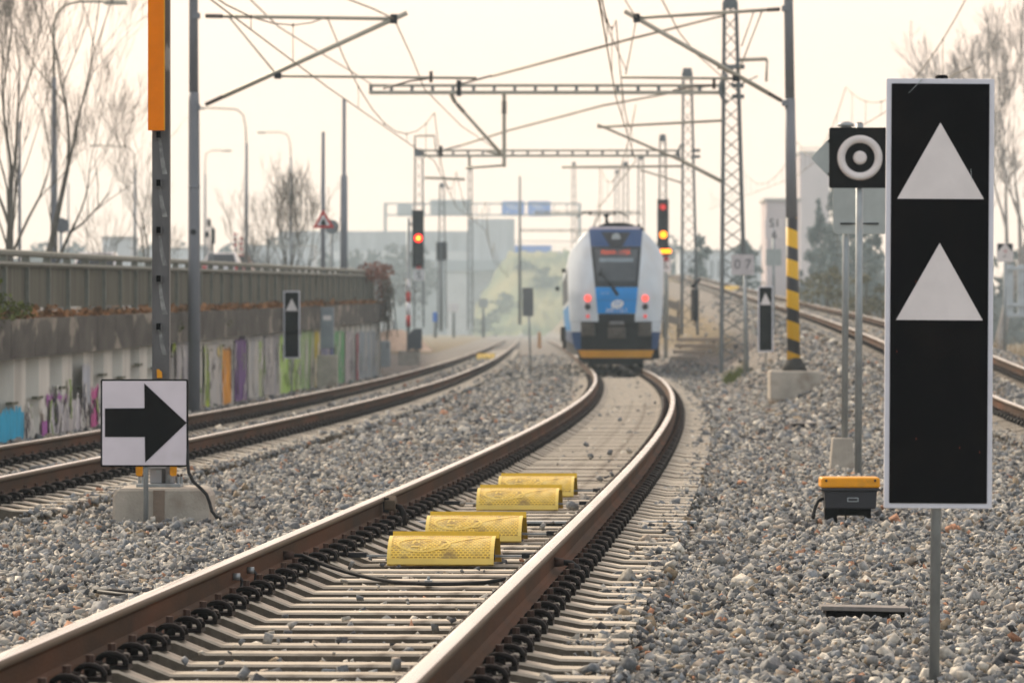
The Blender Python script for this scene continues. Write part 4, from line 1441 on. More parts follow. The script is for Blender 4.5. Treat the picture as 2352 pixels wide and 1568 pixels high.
wire([W(1515, -10, 90), W(1560, 75, 100), W(1600, 125, 110), W(1660, 178, 121)], .014, 'slack wire curving down to the tallest mast')
wire([W(790, -5, 80), W(860, 22, 82), W(905, 44, 84)], .014, 'wire running into the bracket tip of the grey pole')

# ------------------------------------------------------------------ signals
m_lampred = mat('red lamp', (.9, .05, .02), .4, emit=(1, .012, .006), es=2.4)
m_lampredc = mat('red lamp core', (1, .4, .1), .4, emit=(1, .40, .02), es=2.2)
m_lampyel = mat('yellow lamp', (1, .5, .02), .4, emit=(1, .19, .002), es=1.6)
m_lampdim = mat('dim red lens', (.42, .06, .06), .4, emit=(1, .05, .04), es=.22)
m_lens = mat('dark lens', (.03, .03, .035), .2)
m_tail = mat('tail lamp', (1, .1, .08), .4, emit=(1, .085, .06), es=.62)


def disc(mb, c, r, dy=.02, n=20, m=0):
    c = Vector(c)
    mb.tube([c, c + Vector((0, -dy, 0))], [r, r], n, m)


def hood(mb, c, r):
    pts = []
    vs, fs = [], []
    n = 10
    for k in range(n + 1):
        a = R_(-10 + 200 * k / n)
        for dy, rr in ((0, 1), (-.22, .95)):
            vs.append((c[0] + r * rr * math.cos(a), c[1] + dy, c[2] + r * rr * math.sin(a)))
    for k in range(n):
        fs.append((2 * k, 2 * k + 1, 2 * k + 3, 2 * k + 2))
    mb.add(vs, fs, 0, True)


Y = 198.0; p = ppm(Y)
t = thing('light_signal', 'tall dark railway signal showing red beside a red and white banded mast', 'railway signal', (W(938, 0, Y).x, Y, BASE))
c = W(960, 548, Y)
MB().prism(rect_pts(c.x, c.z, 27 / p, 131 / p, .03), Y, Y + .25).build('signal_head', m_dark, t, .01)
lens = [(506, m_lens), (527, m_lens), (568, m_lens), (589, m_lens)]
for yy, mm in lens:
    q = W(961, yy, Y - .005); mb = MB(); disc(mb, q, .15); hood(mb, (q.x, q.y, q.z), .19); mb.build('lamp', mm, t)
q = W(961, 547, Y - .005); mb = MB(); disc(mb, q, .155, .02); mb.build('lit_red_lamp', m_lampred, t)
mb = MB(); disc(mb, q + Vector((0, -.025, 0)), .075, .02); mb.build('lamp_core', m_lampredc, t)
q = W(962, 615, Y); mb = MB(); mb.prism(rect_pts(q.x, q.z + .05, 12 / p, 10 / p, .02), Y - .0, Y + .03); mb.build('red_plate', m_red, t)
q = W(962, 632, Y); mb = MB(); mb.prism(rect_pts(q.x, q.z, 25 / p, 24 / p, .02), Y + .01, Y + .04); mb.build('name_plate', mat('pale plate', (.6, .6, .6), .6), t)
mb = MB(); text_on(mb, 'S', .42, (q.x, Y, q.z)); mb.build('lettering', m_dark, t)
xm_ = W(937.5, 0, Y).x
MB().tube([(xm_, Y + .35, 0), (xm_, Y + .35, W(0, 500, Y).z)], .07, 10).build('mast', m_galv, t)
for i, (ya, yb) in enumerate(((642, 670), (670, 694), (694, 724), (724, 750))):
    mb = MB(); mb.tube([(xm_, Y + .2, W(0, yb, Y).z), (xm_, Y + .2, W(0, ya, Y).z)], .095, 10); mb.build('mast_band', m_white if i % 2 == 0 else m_red, t)
MB().box((W(940, 0, Y).x, Y + .2, .15), (.9, .7, .75)).build('foundation', m_conc, t, .03)
mb = MB(); mb.tube([(xm_, Y + .35, c.z + .6), (c.x, Y + .2, c.z + .6)], .05, 6); mb.tube([(xm_, Y + .35, c.z - .6), (c.x, Y + .2, c.z - .6)], .05, 6); mb.build('bracket', m_galv, t)
q = W(957, 778, Y)
mb = MB(); mb.prism([(q.x - .38, q.z - .42), (q.x + .22, q.z - .42), (q.x + .22, q.z + .42), (q.x - .1, q.z + .42), (q.x - .38, q.z + .15)], Y - .3, Y + .2)
o = mb.build('relay_cabinet', mat('cabinet dark', (.06, .065, .075), .6), origin=(q.x, Y, 0), bevel=.02)
tag(o, 'small dark relay cabinet at the foot of the red signal', 'cabinet')
MB().tube([(q.x, Y, -.1), (q.x, Y, q.z - .4)], .09, 8).build('pedestal', m_conc, o)

Y = 198.0
t = thing('light_signal', 'tall dark railway signal showing yellow lights beside the train roof', 'railway signal', (W(1526, 0, Y).x, Y, .3))
c = W(1523, 523, Y)
MB().prism(rect_pts(c.x, c.z, 26 / p, 131 / p, .03), Y, Y + .25).build('signal_head', m_dark, t, .01)
for yy, mm in ((476, m_lampdim), (498, m_lens), (517, m_lens), (562, m_lens)):
    q = W(1523, yy, Y - .005); mb = MB(); disc(mb, q, .12); hood(mb, (q.x, q.y, q.z), .17); mb.build('lamp', mm, t)
q = W(1523.5, 539, Y - .005); mb = MB(); disc(mb, q, .15); mb.build('lit_yellow_lamp', m_lampyel, t)
q = W(1528.5, 577, Y - .2)
for k in range(4):
    mb = MB(); disc(mb, q + Vector((-.16 + .107 * k, 0, 0)), .088); mb.build('lit_strip_lamp', m_lampyel, t)
mb = MB(); mb.prism(rect_pts(q.x, q.z, 25 / p, 16 / p, .03), Y - .15, Y); mb.build('strip_housing', m_dark, t)
mb = MB(); text_on(mb, 'L', .4, (W(1530, 0, Y).x, Y, W(0, 608, Y).z)); mb.prism(rect_pts(W(1530, 0, Y).x, W(0, 608, Y).z, .4, .6, .02), Y + .02, Y + .05, 1); mb.build('name_plate', [m_dark, m_whites], t)
mb = MB(); mb.prism(rect_pts(W(1530, 0, Y).x, W(0, 594, Y).z, .2, .18, .02), Y + .0, Y + .03); mb.build('red_plate', m_red, t)
MB().tube([(W(1530, 0, Y).x, Y + .35, .2), (W(1530, 0, Y).x, Y + .35, W(0, 460, Y).z)], .08, 10).build('mast', m_galv, t)

# twin signal backs and other small posts further on
Y = 300.0; p = ppm(Y)
t = thing('twin_signal', 'pair of dark narrow signal backs side by side under a slim lattice mast', 'railway signal', (W(1013, 0, Y).x, Y, 0))
for x0, x1 in ((1002, 1011), (1016, 1027)):
    mb = MB(); a_, b_ = W(x0, 556, Y), W(x1, 598, Y); mb.box(((a_.x + b_.x) / 2, Y, (a_.z + b_.z) / 2), (b_.x - a_.x, .3, a_.z - b_.z)); mb.build('signal_head', m_dark, t, .02)
mb = MB(); mb.tube([W(1013.5, 760, Y), W(1013.5, 556, Y)], .09, 8); mb.build('post', m_lattice, t)
Y = 157.0; p = ppm(Y)
t = thing('board_back', 'grey back of a tall narrow board on a thin post between the two tracks', 'railway sign', (W(1218, 0, Y).x, Y, BASE))
a_, b_ = W(1200, 661, Y), W(1225, 726, Y)
MB().box(((a_.x + b_.x) / 2, Y - .03, (a_.z + b_.z) / 2), (b_.x - a_.x, .025, a_.z - b_.z)).build('board', mat('dull board back', (.20, .205, .20), .7), t, .004)
MB().tube([W(1219, 757 + 1.42 * p, Y), W(1213, 661, Y)], .03, 8).build('post', m_galv, t)
mb = MB(); mb.box((W(1213, 0, Y).x, Y + .0, a_.z - .1), (.2, .05, .05)).box((W(1214, 0, Y).x, Y + .0, b_.z + .15), (.2, .05, .05)); mb.build('clamp', m_dark, t)
lean(t, R_(-1.2)) if False else None
for (Y, x, yb, yt, wpx, nm, lab, mm, ct) in ((190, 885, 857, 782, 26, 'cable_cabinet', 'grey rounded cable cabinet past the end of the graffiti wall', mat('cabinet grey', (.32, .34, .34), .7), 'cabinet'),
                                             (300, 1239, 800, 762, 8, 'marker_post', 'short post with an orange top beside the train on its track edge', mat('marker orange', (.42, .19, .04), .6), 'post')):
    p = ppm(Y)
    q = W(x, yb, Y)
    o = MB().box((q.x, Y, (W(0, yb, Y).z + W(0, yt, Y).z) / 2), (wpx / p, .4 if wpx > 10 else .2, (yb - yt) / p), top=(.9, .9)).build(nm, mm, origin=(q.x, Y, q.z), bevel=.05)
    tag(o, lab, ct)
Y = 122.0; p = ppm(Y)
q = W(752, 700, 122)
gy_ = 119.0
x = W(752, 0, gy_).x
t = thing('cabinet', 'tall blue grey cabinet standing against the graffiti wall', 'cabinet', (x, gy_, BASE))
MB().box((x, gy_, (W(0, 706, gy_).z + W(0, 800, gy_).z) / 2), (30 / ppm(gy_), .35, 94 / ppm(gy_))).build('body', mat('cabinet blue grey', (.24, .27, .29), .6, var=.15, vs=2), t, .02)
MB().box((x, gy_, .0), (.5, .45, 1.5)).build('plinth', m_conc, t, .02)
mb = MB(); mb.prism(rect_pts(x, W(0, 730, gy_).z, .2, .12, .01), gy_ - .185, gy_ - .17); mb.build('warning_plate', m_whites, t)

# shunting sign near the striped pole: number plate above a plain back
Y = 150.0; p = ppm(Y)
gzz = float(ground_h(np.array([8.0]), np.array([Y]))[0])
t = thing('section_sign', 'white plates lettered above a grey plate on a thin post left of the striped pole', 'railway sign', (W(1777, 0, Y).x, Y, gzz))
q = W(1779, 528, Y)
MB().prism(rect_pts(q.x, q.z + .05, 42 / p, 44 / p, .03), Y, Y + .02).build('white_plate', m_whites, t)
mb = MB(); text_on(mb, 'S1', .36, (q.x, Y - .006, q.z + .2)); text_on(mb, '6', .34, (q.x, Y - .006, q.z - .16)); mb.build('lettering', m_dark, t)
a_ = W(1777, 591, Y)
MB().prism(rect_pts(a_.x, a_.z, 36 / p, 38 / p, .03), Y - .01, Y + .02).build('grey_plate', m_signback, t)
MB().tube([(a_.x, Y + .04, gzz - .2), (a_.x, Y + .04, q.z + .3)], .045, 8).build('post', m_galv, t)

# small sign and steel frame at the far right
Y = 112.0; p = ppm(Y)
gzz = float(ground_h(np.array([11.4]), np.array([Y]))[0])
t = thing('warning_sign', 'small black and white triangle sign on a thin post in dry grass', 'railway sign', (W(2308, 0, Y).x, Y, gzz))
q = W(2308.5, 580, Y)
MB().prism(rect_pts(q.x, q.z, 38 / p, 43 / p, .03), Y, Y + .02).build('plate', m_whites, t, .003)
mb = MB()
for s in (-1, 1):
    mb.prism([(q.x + s * 16.5 / p, q.z + 20 / p), (q.x + s * 2 / p, q.z + 20 / p), (q.x + s * 16.5 / p, q.z + 2 / p)][::s], Y - .005, Y + .002)
mb.build('black_corner', m_dark, t)
mb = MB(); text_on(mb, '18', .085, (q.x, Y - .006, q.z + .03)); mb.build('red_lettering', m_red, t)
mb = MB(); text_on(mb, '61', .085, (q.x, Y - .006, q.z - .09)); mb.build('lettering', m_dark, t)
MB().tube([(q.x, Y + .04, gzz - .3), (q.x, Y + .04, q.z + .15)], .04, 8).build('post', m_galv, t)
Y = 118.0; p = ppm(Y)
t = thing('steel_frame', 'pale galvanised frame of two uprights standing in the dry grass', 'frame', (W(2330, 0, Y).x, Y, 0))
m_galvl = mat('bright galvanised', (.5, .54, .56), .5, .3)
for dx in (-12, 14):
    MB().box(W(2331 + dx, 668, Y), (16 / p, .1, 120 / p)).build('upright', m_galvl, t, .01)
for yy in (617, 700, 724):
    MB().box(W(2331, yy, Y) + Vector((0, -.07, 0)), (44 / p, .04, 9 / p)).build('crossbar', m_galvl, t, .01)

# steps and dark slatted barrier on the bank beside the train
Y = 172.0
t = thing('bank_steps', 'low concrete steps cut into the bank right of the train', 'steps', W(1590, 815, Y))
for k in range(4):
    a_ = W(1545 + k * 4, 812 - k * 14, Y + k * .5); mb = MB(); mb.box((a_.x + .8, Y + k * .5, a_.z - .15), (1.7, .40, .13)); mb.build('step', mat('sandstone', (.42, .33, .25), .9, bump=.2), t, .02)
Y = 205.0
t = thing('slatted_barrier', 'dark two rail barrier on the bank behind the right flank of the train', 'barrier', W(1545, 740, Y))
for yy in (688, 722):
    mb = MB(); a_, b_ = W(1518, yy - 4, Y), W(1562, yy + 8, Y - 4); mb.add([a_, b_, b_ + Vector((0, 0, -.33)), a_ + Vector((0, 0, -.33)), a_ + Vector((0, .1, 0)), b_ + Vector((0, .1, 0)), b_ + Vector((0, .1, -.33)), a_ + Vector((0, .1, -.33))], [(3, 2, 1, 0), (4, 5, 6, 7), (0, 1, 5, 4), (2, 3, 7, 6), (1, 2, 6, 5), (0, 4, 7, 3)]); mb.build('rail', m_dark, t)
for xx, yt_ in ((1524, 680), (1558, 690)):
    mb = MB(); mb.tube([W(xx, 775, Y), W(xx, yt_, Y)], .06, 6); mb.build('post', m_dark, t)
Y = 160.0
t = thing('tensioning_weights', 'dark stacked tensioning weights hung beside the second lattice mast', 'weights', W(1593, 740, Y))
for k in range(9):
    a_ = W(1596, 665 + k * 8, Y); mb = MB(); mb.tube([a_, a_ + Vector((0, 0, -.10))], .14, 10); mb.build('weight', m_dark, t)
mb = MB(); mb.tube([W(1596, 640, Y), W(1596, 745, Y)], .025, 6).tube([W(1588, 660, Y), W(1608, 640, Y)], .06, 6); mb.build('rod', m_dark, t)
# ------------------------------------------------------------------ train
TY = 142.6
TP = ppm(TY)
TX = mainx(TY)
m_tw = mat('train white paint', (.60, .67, .72), .4, 0, var=.07, vs=1.5, coat=.1, col3=(.55, .55, .54), s3=.9, f3=(.5, .8))
m_tb = mat('train bright blue', (.0, .25, .66), .35, 0, var=.05, vs=2, coat=.2)
m_td = mat('train dark blue', (.022, .07, .19), .35, 0, var=.06, vs=2, coat=.2)
m_tg = mat('train glass', (.022, .026, .032), .2, 0, var=.1, spec=.35)
m_tk = mat('train black parts', (.012, .012, .014), .7, 0, var=.2, spec=.15)
m_tbr = mat('grimy train parts', (.085, .072, .06), .8, 0, var=.25)
m_ty = mat('train yellow bumper', (.62, .29, .02), .5, 0, var=.06)
m_roof = mat('train roof grey', (.20, .20, .215), .7, 0, var=.1)
train = thing('train', 'blue and white electric commuter train seen from its end with two red tail lamps', 'train', (TX, TY, RT))

ZS = [(.55, 1.20), (.75, 1.26), (1.06, 1.31), (1.37, 1.345), (1.9, 1.385), (2.7, 1.41), (3.1, 1.41), (3.34, 1.38), (3.64, 1.21), (3.85, 1.03), (4.05, .80), (4.16, .55)]
half = smooth_interp(ZS)


def nose_y(x, z):
    """how far the end face lies behind its foremost line"""
    u = min(abs(x) / 1.41, 1.0)
    y = .95 * u ** 3.2 + .10 * u * u
    if z > 2.2:
        y += .24 * (z - 2.2) + .16 * (z - 2.2) ** 2
    if z < 1.3:
        y += .08 * (1.3 - z)
    return y


def patch(zs, left, right, lift=.012, n=14, thick=.0):
    """part of the end face between two side lines, lifted off the shell"""
    vs, fs = [], []
    for z in zs:
        xl, xr = left(z), right(z)
        for k in range(n + 1):
            x = xl + (xr - xl) * k / n
            vs.append((TX + x, TY + nose_y(x, z) - lift, RT + z))
    for i in range(len(zs) - 1):
        for k in range(n):
            a = i * (n + 1) + k
            fs.append((a, a + 1, a + n + 2, a + n + 1))
    return vs, fs


def lin(z0, x0, z1, x1):
    return lambda z: x0 + (x1 - x0) * (z - z0) / (z1 - z0)


# end shell, then the long body following the track
ML = MB()
zz_ = list(np.linspace(1.37, 4.16, 34))
vs, fs = patch(zz_, lambda z: -half(z), lambda z: half(z), 0, 44)
nn = len(vs)
for z in zz_:
    vs.append((TX - half(z), TY + 1.9, RT + z)); vs.append((TX + half(z), TY + 1.9, RT + z))
for i in range(len(zz_) - 1):
    fs.append((i * 45, (i + 1) * 45, nn + 2 * i + 2, nn + 2 * i)); fs.append((i * 45 + 44, nn + 2 * i + 1, nn + 2 * i + 3, (i + 1) * 45 + 44))
ML.add(vs, fs, 0, True)
ML.build('end_shell', m_tw, train)


def body_section(y, zlist, inset=0.0):
    x0 = mainx(y)
    L = [(x0 - (half(z) - inset), y, RT + z) for z in zlist]
    R = [(x0 + (half(z) - inset), y, RT + z) for z in reversed(zlist)]
    return L + R


zl = [.75, 1.06, 1.37, 1.9, 2.3, 2.7, 3.1, 3.34, 3.5, 3.64, 3.85, 4.05, 4.16]
for (ya, yb, nm) in ((TY + 1.85, TY + 26.2, 'rear_car_body'), (TY + 27.0, TY + 52.5, 'front_car_body')):
    ys = list(np.linspace(ya, yb, 14))
    vs, fs = [], []
    k = len(zl) * 2
    for y in ys: vs += body_section(y, zl)
    for i in range(len(ys) - 1):
        for j in range(k):
            jn = (j + 1) % k
            fs.append((i * k + j, i * k + jn, (i + 1) * k + jn, (i + 1) * k + j))
    mb = MB(); mb.add(vs, fs, 0, False)
    mb.f.append(list(range(k - 1, -1, -1))); mb.m.append(0); mb.s.append(False)
    mb.f.append(list(range((len(ys) - 1) * k, len(ys) * k))); mb.m.append(0); mb.s.append(False)
    body = mb.build(nm, m_tw, train)
    for side in (-1, 1):
        for (z0, z1, m, nmm, lift) in ((2.05, 3.0, m_tg, 'side_windows', .012), (1.1, 1.9, m_tb, 'blue_side_stripe', .010), (.70, 1.08, m_td, 'side_skirt', .015)):
            vs = []
            for y in ys:
                for z in (z0, z1):
                    vs.append((mainx(y) + side * (half(z) + lift), y, RT + z))
            fs = [(2 * i, 2 * i + 2, 2 * i + 3, 2 * i + 1) if side < 0 else (2 * i, 2 * i + 1, 2 * i + 3, 2 * i + 2) for i in range(len(ys) - 1)]
            mb = MB(); mb.add(vs, fs); mb.build(nmm, m, body)
mb = MB(); mb.box((mainx(TY + 26.6), TY + 26.6, RT + 2.4), (2.3, .9, 3.1)); mb.build('gangway', m_tk, train)
mb = MB(); mb.box((mainx(TY + 26), TY + 27, RT + .52), (2.2, 50, .5)); mb.build('underframe', m_tk, train)
for yb in (TY + 3.6, TY + 24.6, TY + 28.8, TY + 49.2):
    mb = MB()
    for dy in (-1.2, 1.2):
        for s in (-1, 1):
            q = rail_pt('main', s, yb + dy)
            mb.tube([(q.x - .065, q.y, RT + .43), (q.x + .065, q.y, RT + .43)], .43, 20)
    mb.box((mainx(yb), yb, RT + .45), (1.9, 3.0, .3))
    mb.build('bogie', m_tk, train)

# upper mask (dark blue, dark middle with head lamp), windscreen, blue nose panel
wl = lin(4.03, .785, 1.37, .535)
wlin = lambda z: wl(z)
vs, fs = patch(np.linspace(3.58, 4.10, 8), lambda z: -wlin(z), wlin, .014)
MB().add(vs, fs, 0, True).build('upper_mask', m_td, train)
md = lambda z: .18 + (.43 - .18) * (z - 3.58) / .42
vs, fs = patch(np.linspace(3.58, 4.0, 6), lambda z: -md(z), md, .022)
MB().add(vs, fs, 0, True).build('lamp_surround', m_tg, train)
q = Vector((TX - .0, TY + nose_y(0, 3.84) - .03, RT + 3.84)); mb = MB(); disc(mb, q, .13, .03); mb.build('head_lamp', mat('unlit lamp glass', (.42, .46, .47), .3), train)
vs, fs = patch(np.linspace(2.38, 3.575, 14), lambda z: -wlin(z) , wlin, .016)
ws = MB().add(vs, fs, 0, True).build('windscreen', m_tg, train)
vs, fs = patch(np.linspace(2.56, 3.5, 8), lambda z: -wlin(z) + .10, lambda z: wlin(z) - .10, .02)
MB().add(vs, fs, 0, True).build('glass_pane', mat('hazy windscreen', (.075, .085, .095), .2, 0, var=.25, vs=1.5, spec=.35), ws)
vs, fs = patch(np.linspace(3.12, 3.24, 3), lambda z: -.5, lambda z: .5, .026)
MB().add(vs, fs, 0, True).build('cab_blind', mat('pale blind', (.22, .27, .30), .5), ws)
dd = MB()
yq = TY + nose_y(0, 3.4) - .05
m_led = mat('orange display', (.6, .08, .02), .5, emit=(1, .13, .05), es=.28)
text_on(dd, 'PRAHA - LYSÁ', .19, (TX - .02, yq, RT + 3.395), 0, .72)
dd.build('destination_display', m_led, ws)
vs, fs = patch(np.linspace(1.61, 2.375, 8), lambda z: -wlin(z), wlin, .016)
bp_ = MB().add(vs, fs, 0, True).build('blue_nose_panel', m_tb, train)
vs, fs = patch([1.988, 2.0], lambda z: -wlin(z), wlin, .02)
MB().add(vs, fs, 0, True).build('panel_gap', m_td, bp_)
# white emblem: slanted rounded shape with cut lines, and the fleet number
yq = TY + nose_y(0, 1.9) - .035
mb = MB()
em = [(TX + .02 + .185 * math.cos(a) * (1 if abs(math.cos(a)) < .9 else .98) + .035 * math.sin(a), RT + 1.88 + .125 * math.sin(a)) for a in np.linspace(0, 2 * math.pi, 24, endpoint=False)]
mb.prism(em, yq - .006, yq, 0)
for dx in (-.045, .055):
    mb.prism([(TX + dx - .03, RT + 1.82), (TX + dx - .005, RT + 1.82), (TX + dx + .045, RT + 1.94), (TX + dx + .02, RT + 1.94)], yq - .009, yq - .004, 1)
mb.prism([(TX - .06, RT + 1.93), (TX + .14, RT + 1.93), (TX + .145, RT + 1.945), (TX - .055, RT + 1.945)], yq - .009, yq - .004, 1)
mb.build('white_emblem', [m_white, m_tb], bp_)
mb = MB(); text_on(mb, '640 112-1', .17, (TX + .0, yq - .004, RT + 1.70), 0, .9); mb.build('fleet_number', m_white, bp_)
mb = MB(); text_on(mb, 'CZ-CD', .11, (TX - .35, TY + nose_y(.35, 2.2) - .04, RT + 2.2), 0, .8); mb.build('code_lettering', mat('pale blue lettering', (.35, .55, .8), .5), bp_)
# wiper
mb = MB()
w0 = Vector((TX + .03, TY + nose_y(0, 2.15) - .06, RT + 2.15)); w1 = Vector((TX - .12, TY + nose_y(.12, 2.38) - .07, RT + 2.38)); w2 = Vector((TX - .46, TY + nose_y(.46, 2.8) - .05, RT + 2.8))
mb.tube([w0, w1], .045, 6).tube([w1, w2], .022, 6).tube([w2 + Vector((-.05, 0, -.1)), w2 + Vector((.02, 0, .12))], .02, 5)
mb.build('wiper', m_tk, train)
# lamps
for s in (-1, 1):
    for (z, dx, r, m, nm) in ((2.055, .845, .098, m_tail, 'tail_lamp'), (1.81, .845, .085, m_lens, 'front_lamp'), (1.53, .845, .05, m_lampdim, 'marker_reflector')):
        x = s * dx
        q = Vector((TX + x, TY + nose_y(x, z), RT + z))
        mb = MB(); mb.tube([q + Vector((0, .05, 0)), q + Vector((0, -.06 - r * .35, 0))], r, 20); mb.build(nm, m, train)
    vs, fs = patch(np.linspace(1.40, 2.3, 4), (lambda z: .67) if s > 0 else (lambda z: -1.02), (lambda z: 1.02) if s > 0 else (lambda z: -.67), .006)
    MB().add(vs, fs, 0, True).build('lamp_panel', m_tw, train)
# lower end: dark coupler bay, grimy boxes, blue corner skirts, yellow bumper
vs, fs = patch(np.linspace(.55, 1.62, 8), lambda z: -half(max(z, .6)) + .02 if z < 1.36 else -.52, lambda z: half(max(z, .6)) - .02 if z < 1.36 else .52, -.12)
MB().add(vs, fs, 0, True).build('coupler_bay', m_tk, train)
vs, fs = patch(np.linspace(1.34, 1.60, 4), lambda z: -.535, lambda z: .535, .012)
MB().add(vs, fs, 0, True).build('bay_top', m_tk, train)
for s in (-1, 1):
    MB().box((TX + s * .83, TY + .42, RT + 1.14), (.40, .5, .38)).build('buffer_box', m_tbr, train, .03)
    f0 = lambda z: 1.06
    f1 = lambda z: half(z) - .005
    for (z0, z1, m, nm, lf) in ((1.07, 1.36, m_tw, 'corner_panel', .004), (.56, 1.065, m_td, 'corner_skirt', .006)):
        vs, fs = patch(np.linspace(z0, z1, 4), (lambda z: 1.04) if s > 0 else (lambda z: -half(z) + .0), (lambda z: half(z)) if s > 0 else (lambda z: -1.04), lf, 8)
        MB().add(vs, fs, 0, True).build(nm, m, train)
MB().box((TX, TY + .05, RT + 1.04), (.52, .5, .34)).box((TX, TY + .0, RT + 1.29), (.50, .3, .09)).box((TX, TY - .12, RT + 1.05), (.30, .3, .22)).build('coupler', m_tbr, train, .03)
mb = MB(); mb.box((TX, TY - .13, RT + 1.33), (.42, .05, .10)); mb.build('coupler_cover', mat('coupler grey', (.16, .16, .165), .6), train, .02)
vs, fs = patch(np.linspace(.24, .60, 4), lambda z: -1.04 - .16 * z, lambda z: 1.04 + .16 * z, -.02, 14)
MB().add(vs, fs, 0, True).build('obstacle_deflector', m_tk, train)
vs, fs = patch(np.linspace(.315, .535, 4), lambda z: -1.02 - .42 * (z - .3), lambda z: 1.02 + .42 * (z - .3), .01, 16)
MB().add(vs, fs, 0, True).build('yellow_bumper', m_ty, train)
mb = MB(); mb.box((TX, TY + .6, RT + .2), (1.6, .08, .18)); mb.build('rail_guard', m_tk, train)
# roof
mb = MB(); ys = np.linspace(TY + 1.5, TY + 50, 12)
rp = [(-.80, 4.02), (-.55, 4.18), (-.30, 4.29), (.25, 4.30), (.50, 4.24), (.80, 4.05)]
vs, fs = [], []
for y in ys:
    for (dx, z) in rp: vs.append((mainx(y) + dx, y, RT + z))
k = len(rp)
for i in range(len(ys) - 1):
    for j in range(k - 1): fs.append((i * k + j, i * k + j + 1, (i + 1) * k + j + 1, (i + 1) * k + j))
mb.add(vs, fs); mb.f.append(list(range(k))); mb.m.append(0); mb.s.append(False)
mb.build('roof_equipment', m_tk, train)
vs, fs = patch(np.linspace(4.09, 4.17, 3), lambda z: -.76, lambda z: .72, .02, 10)
MB().add(vs, fs, 0, True).build('roof_edge', mat('roof lilac grey', (.42, .40, .46), .5), train)
mb = MB(); mb.tube([(TX - .25, TY + 2.5, RT + 4.28), (TX - .25, TY + 2.5, RT + 4.46), (TX - .25, TY + 2.5, RT + 4.52), (TX - .25, TY + 2.5, RT + 4.60)], [.04, .04, .085, .085], 10); mb.build('antenna', m_tk, train)
mb = MB()
for dx, dz in ((.60, 4.14), (.68, 4.18), (.77, 4.10), (.74, 4.02)):
    mb.tube([(TX + dx, TY + 1.6, RT + dz), (TX + dx, TY + 1.35, RT + dz)], [.03, .06], 8)
mb.build('horns', m_tk, train)
# raised pantograph
py_ = TY + 38
px_ = mainx(py_)
zc_ = 5.50
t_ = MB()
t_.tube([(px_ - .95, py_, RT + zc_ - .22), (px_ - .7, py_, RT + zc_ - .03), (px_ - .5, py_, RT + zc_), (px_ + .5, py_, RT + zc_), (px_ + .7, py_, RT + zc_ - .03), (px_ + .95, py_, RT + zc_ - .22)], .024, 6)
t_.tube([(px_ - .5, py_, RT + zc_ - .10), (px_ + .5, py_, RT + zc_ - .10)], .02, 6)
for s in (-1, 1):
    t_.tube([(px_ + s * .12, py_, RT + zc_ - .1), (px_ + s * .35, py_ + 1.2, RT + 4.85), (px_ + s * .3, py_ - .3, RT + 4.35)], .02, 6)
    t_.box((px_ + s * .45, py_, RT + zc_ - .06), (.08, .1, .14))
t_.box((px_, py_ + .2, RT + 4.38), (1.4, 1.6, .1))
t_.build('pantograph', m_tk, train)
# side mirror / step clusters low on the flank
mb = MB(); mb.box((TX - 1.5, TY + 6.0, RT + 1.0), (.16, .3, .45)).box((TX - 1.46, TY + 6, RT + .7), (.12, .3, .3)); mb.build('side_step', m_tbr, train, .03)
mb = MB(); mb.box((TX - 1.49, TY + 5, RT + 2.92), (.12, .12, .12)).box((TX - 1.60, TY + 14, RT + 2.45), (.12, .12, .12)); mb.build('side_lamp', m_tk, train, .02)

# ------------------------------------------------------------------ retaining wall, beam and fence
Y0w, Y1w = 44.0, 152.0
wall = thing('retaining_wall', 'pale ribbed retaining wall sprayed with graffiti under a dark concrete beam', 'wall', (WX(98), 98, 0))
mb = MB()
ys = []
y = Y0w
vs, fs = [], []
k = 0
while y < Y1w:
    y2 = min(y + 1.32, Y1w)
    off = .0 if k % 2 == 0 else -.16
    for yy in (y + .02, y2 - .10):
        vs += [(WX(yy) + off, yy, -.3), (WX(yy) + off, yy, beam_b(yy) + .02)]
    y = y2
    k += 1
for i in range(len(vs) // 2 - 1):
    fs.append((2 * i, 2 * i + 1, 2 * i + 3, 2 * i + 2))
mb.add(vs, fs)
# end return
e = WX(Y1w)
mb.add([(e, Y1w, -.3), (e, Y1w, beam_b(Y1w)), (e - 14, Y1w + 6, beam_b(Y1w)), (e - 14, Y1w + 6, -.3)], [(0, 1, 2, 3)])
mb.build('panel_face', m_wallc, wall)
mb = MB()
nB = 44
for i in range(nB):
    ya, yb = Y0w + (Y1w - Y0w) * i / nB, Y0w + (Y1w - Y0w) * (i + 1) / nB - .03
    P = []
    for yy in (ya, yb):
        P += [(WX(yy) + .14, yy, beam_b(yy)), (WX(yy) + .14, yy, beam_t(yy)), (WX(yy) - .6, yy, beam_t(yy) + .02), (WX(yy) - .6, yy, beam_b(yy))]
    mb.add(P, [(0, 1, 5, 4), (1, 2, 6, 5), (3, 0, 4, 7), (0, 3, 2, 1), (4, 5, 6, 7)])
P = []
mb.add([(e + .16, Y1w, beam_b(Y1w)), (e + .16, Y1w + .4, beam_b(Y1w)), (e + .16, Y1w + .4, beam_t(Y1w)), (e + .16, Y1w, beam_t(Y1w)), (e - 14, Y1w + 6.4, beam_b(Y1w)), (e - 14, Y1w + 6.4, beam_t(Y1w))], [(0, 1, 2, 3), (1, 4, 5, 2)])
mb.build('beam', m_beam, wall)
# shallow slots cut in the panels are shown as dark lips
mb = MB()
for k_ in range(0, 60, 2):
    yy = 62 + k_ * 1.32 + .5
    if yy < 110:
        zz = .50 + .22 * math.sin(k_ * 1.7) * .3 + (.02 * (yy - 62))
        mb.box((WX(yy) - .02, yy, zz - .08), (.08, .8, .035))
mb.build('panel_lip', mat('dark slot lip', (.14, .14, .10), .9), wall)


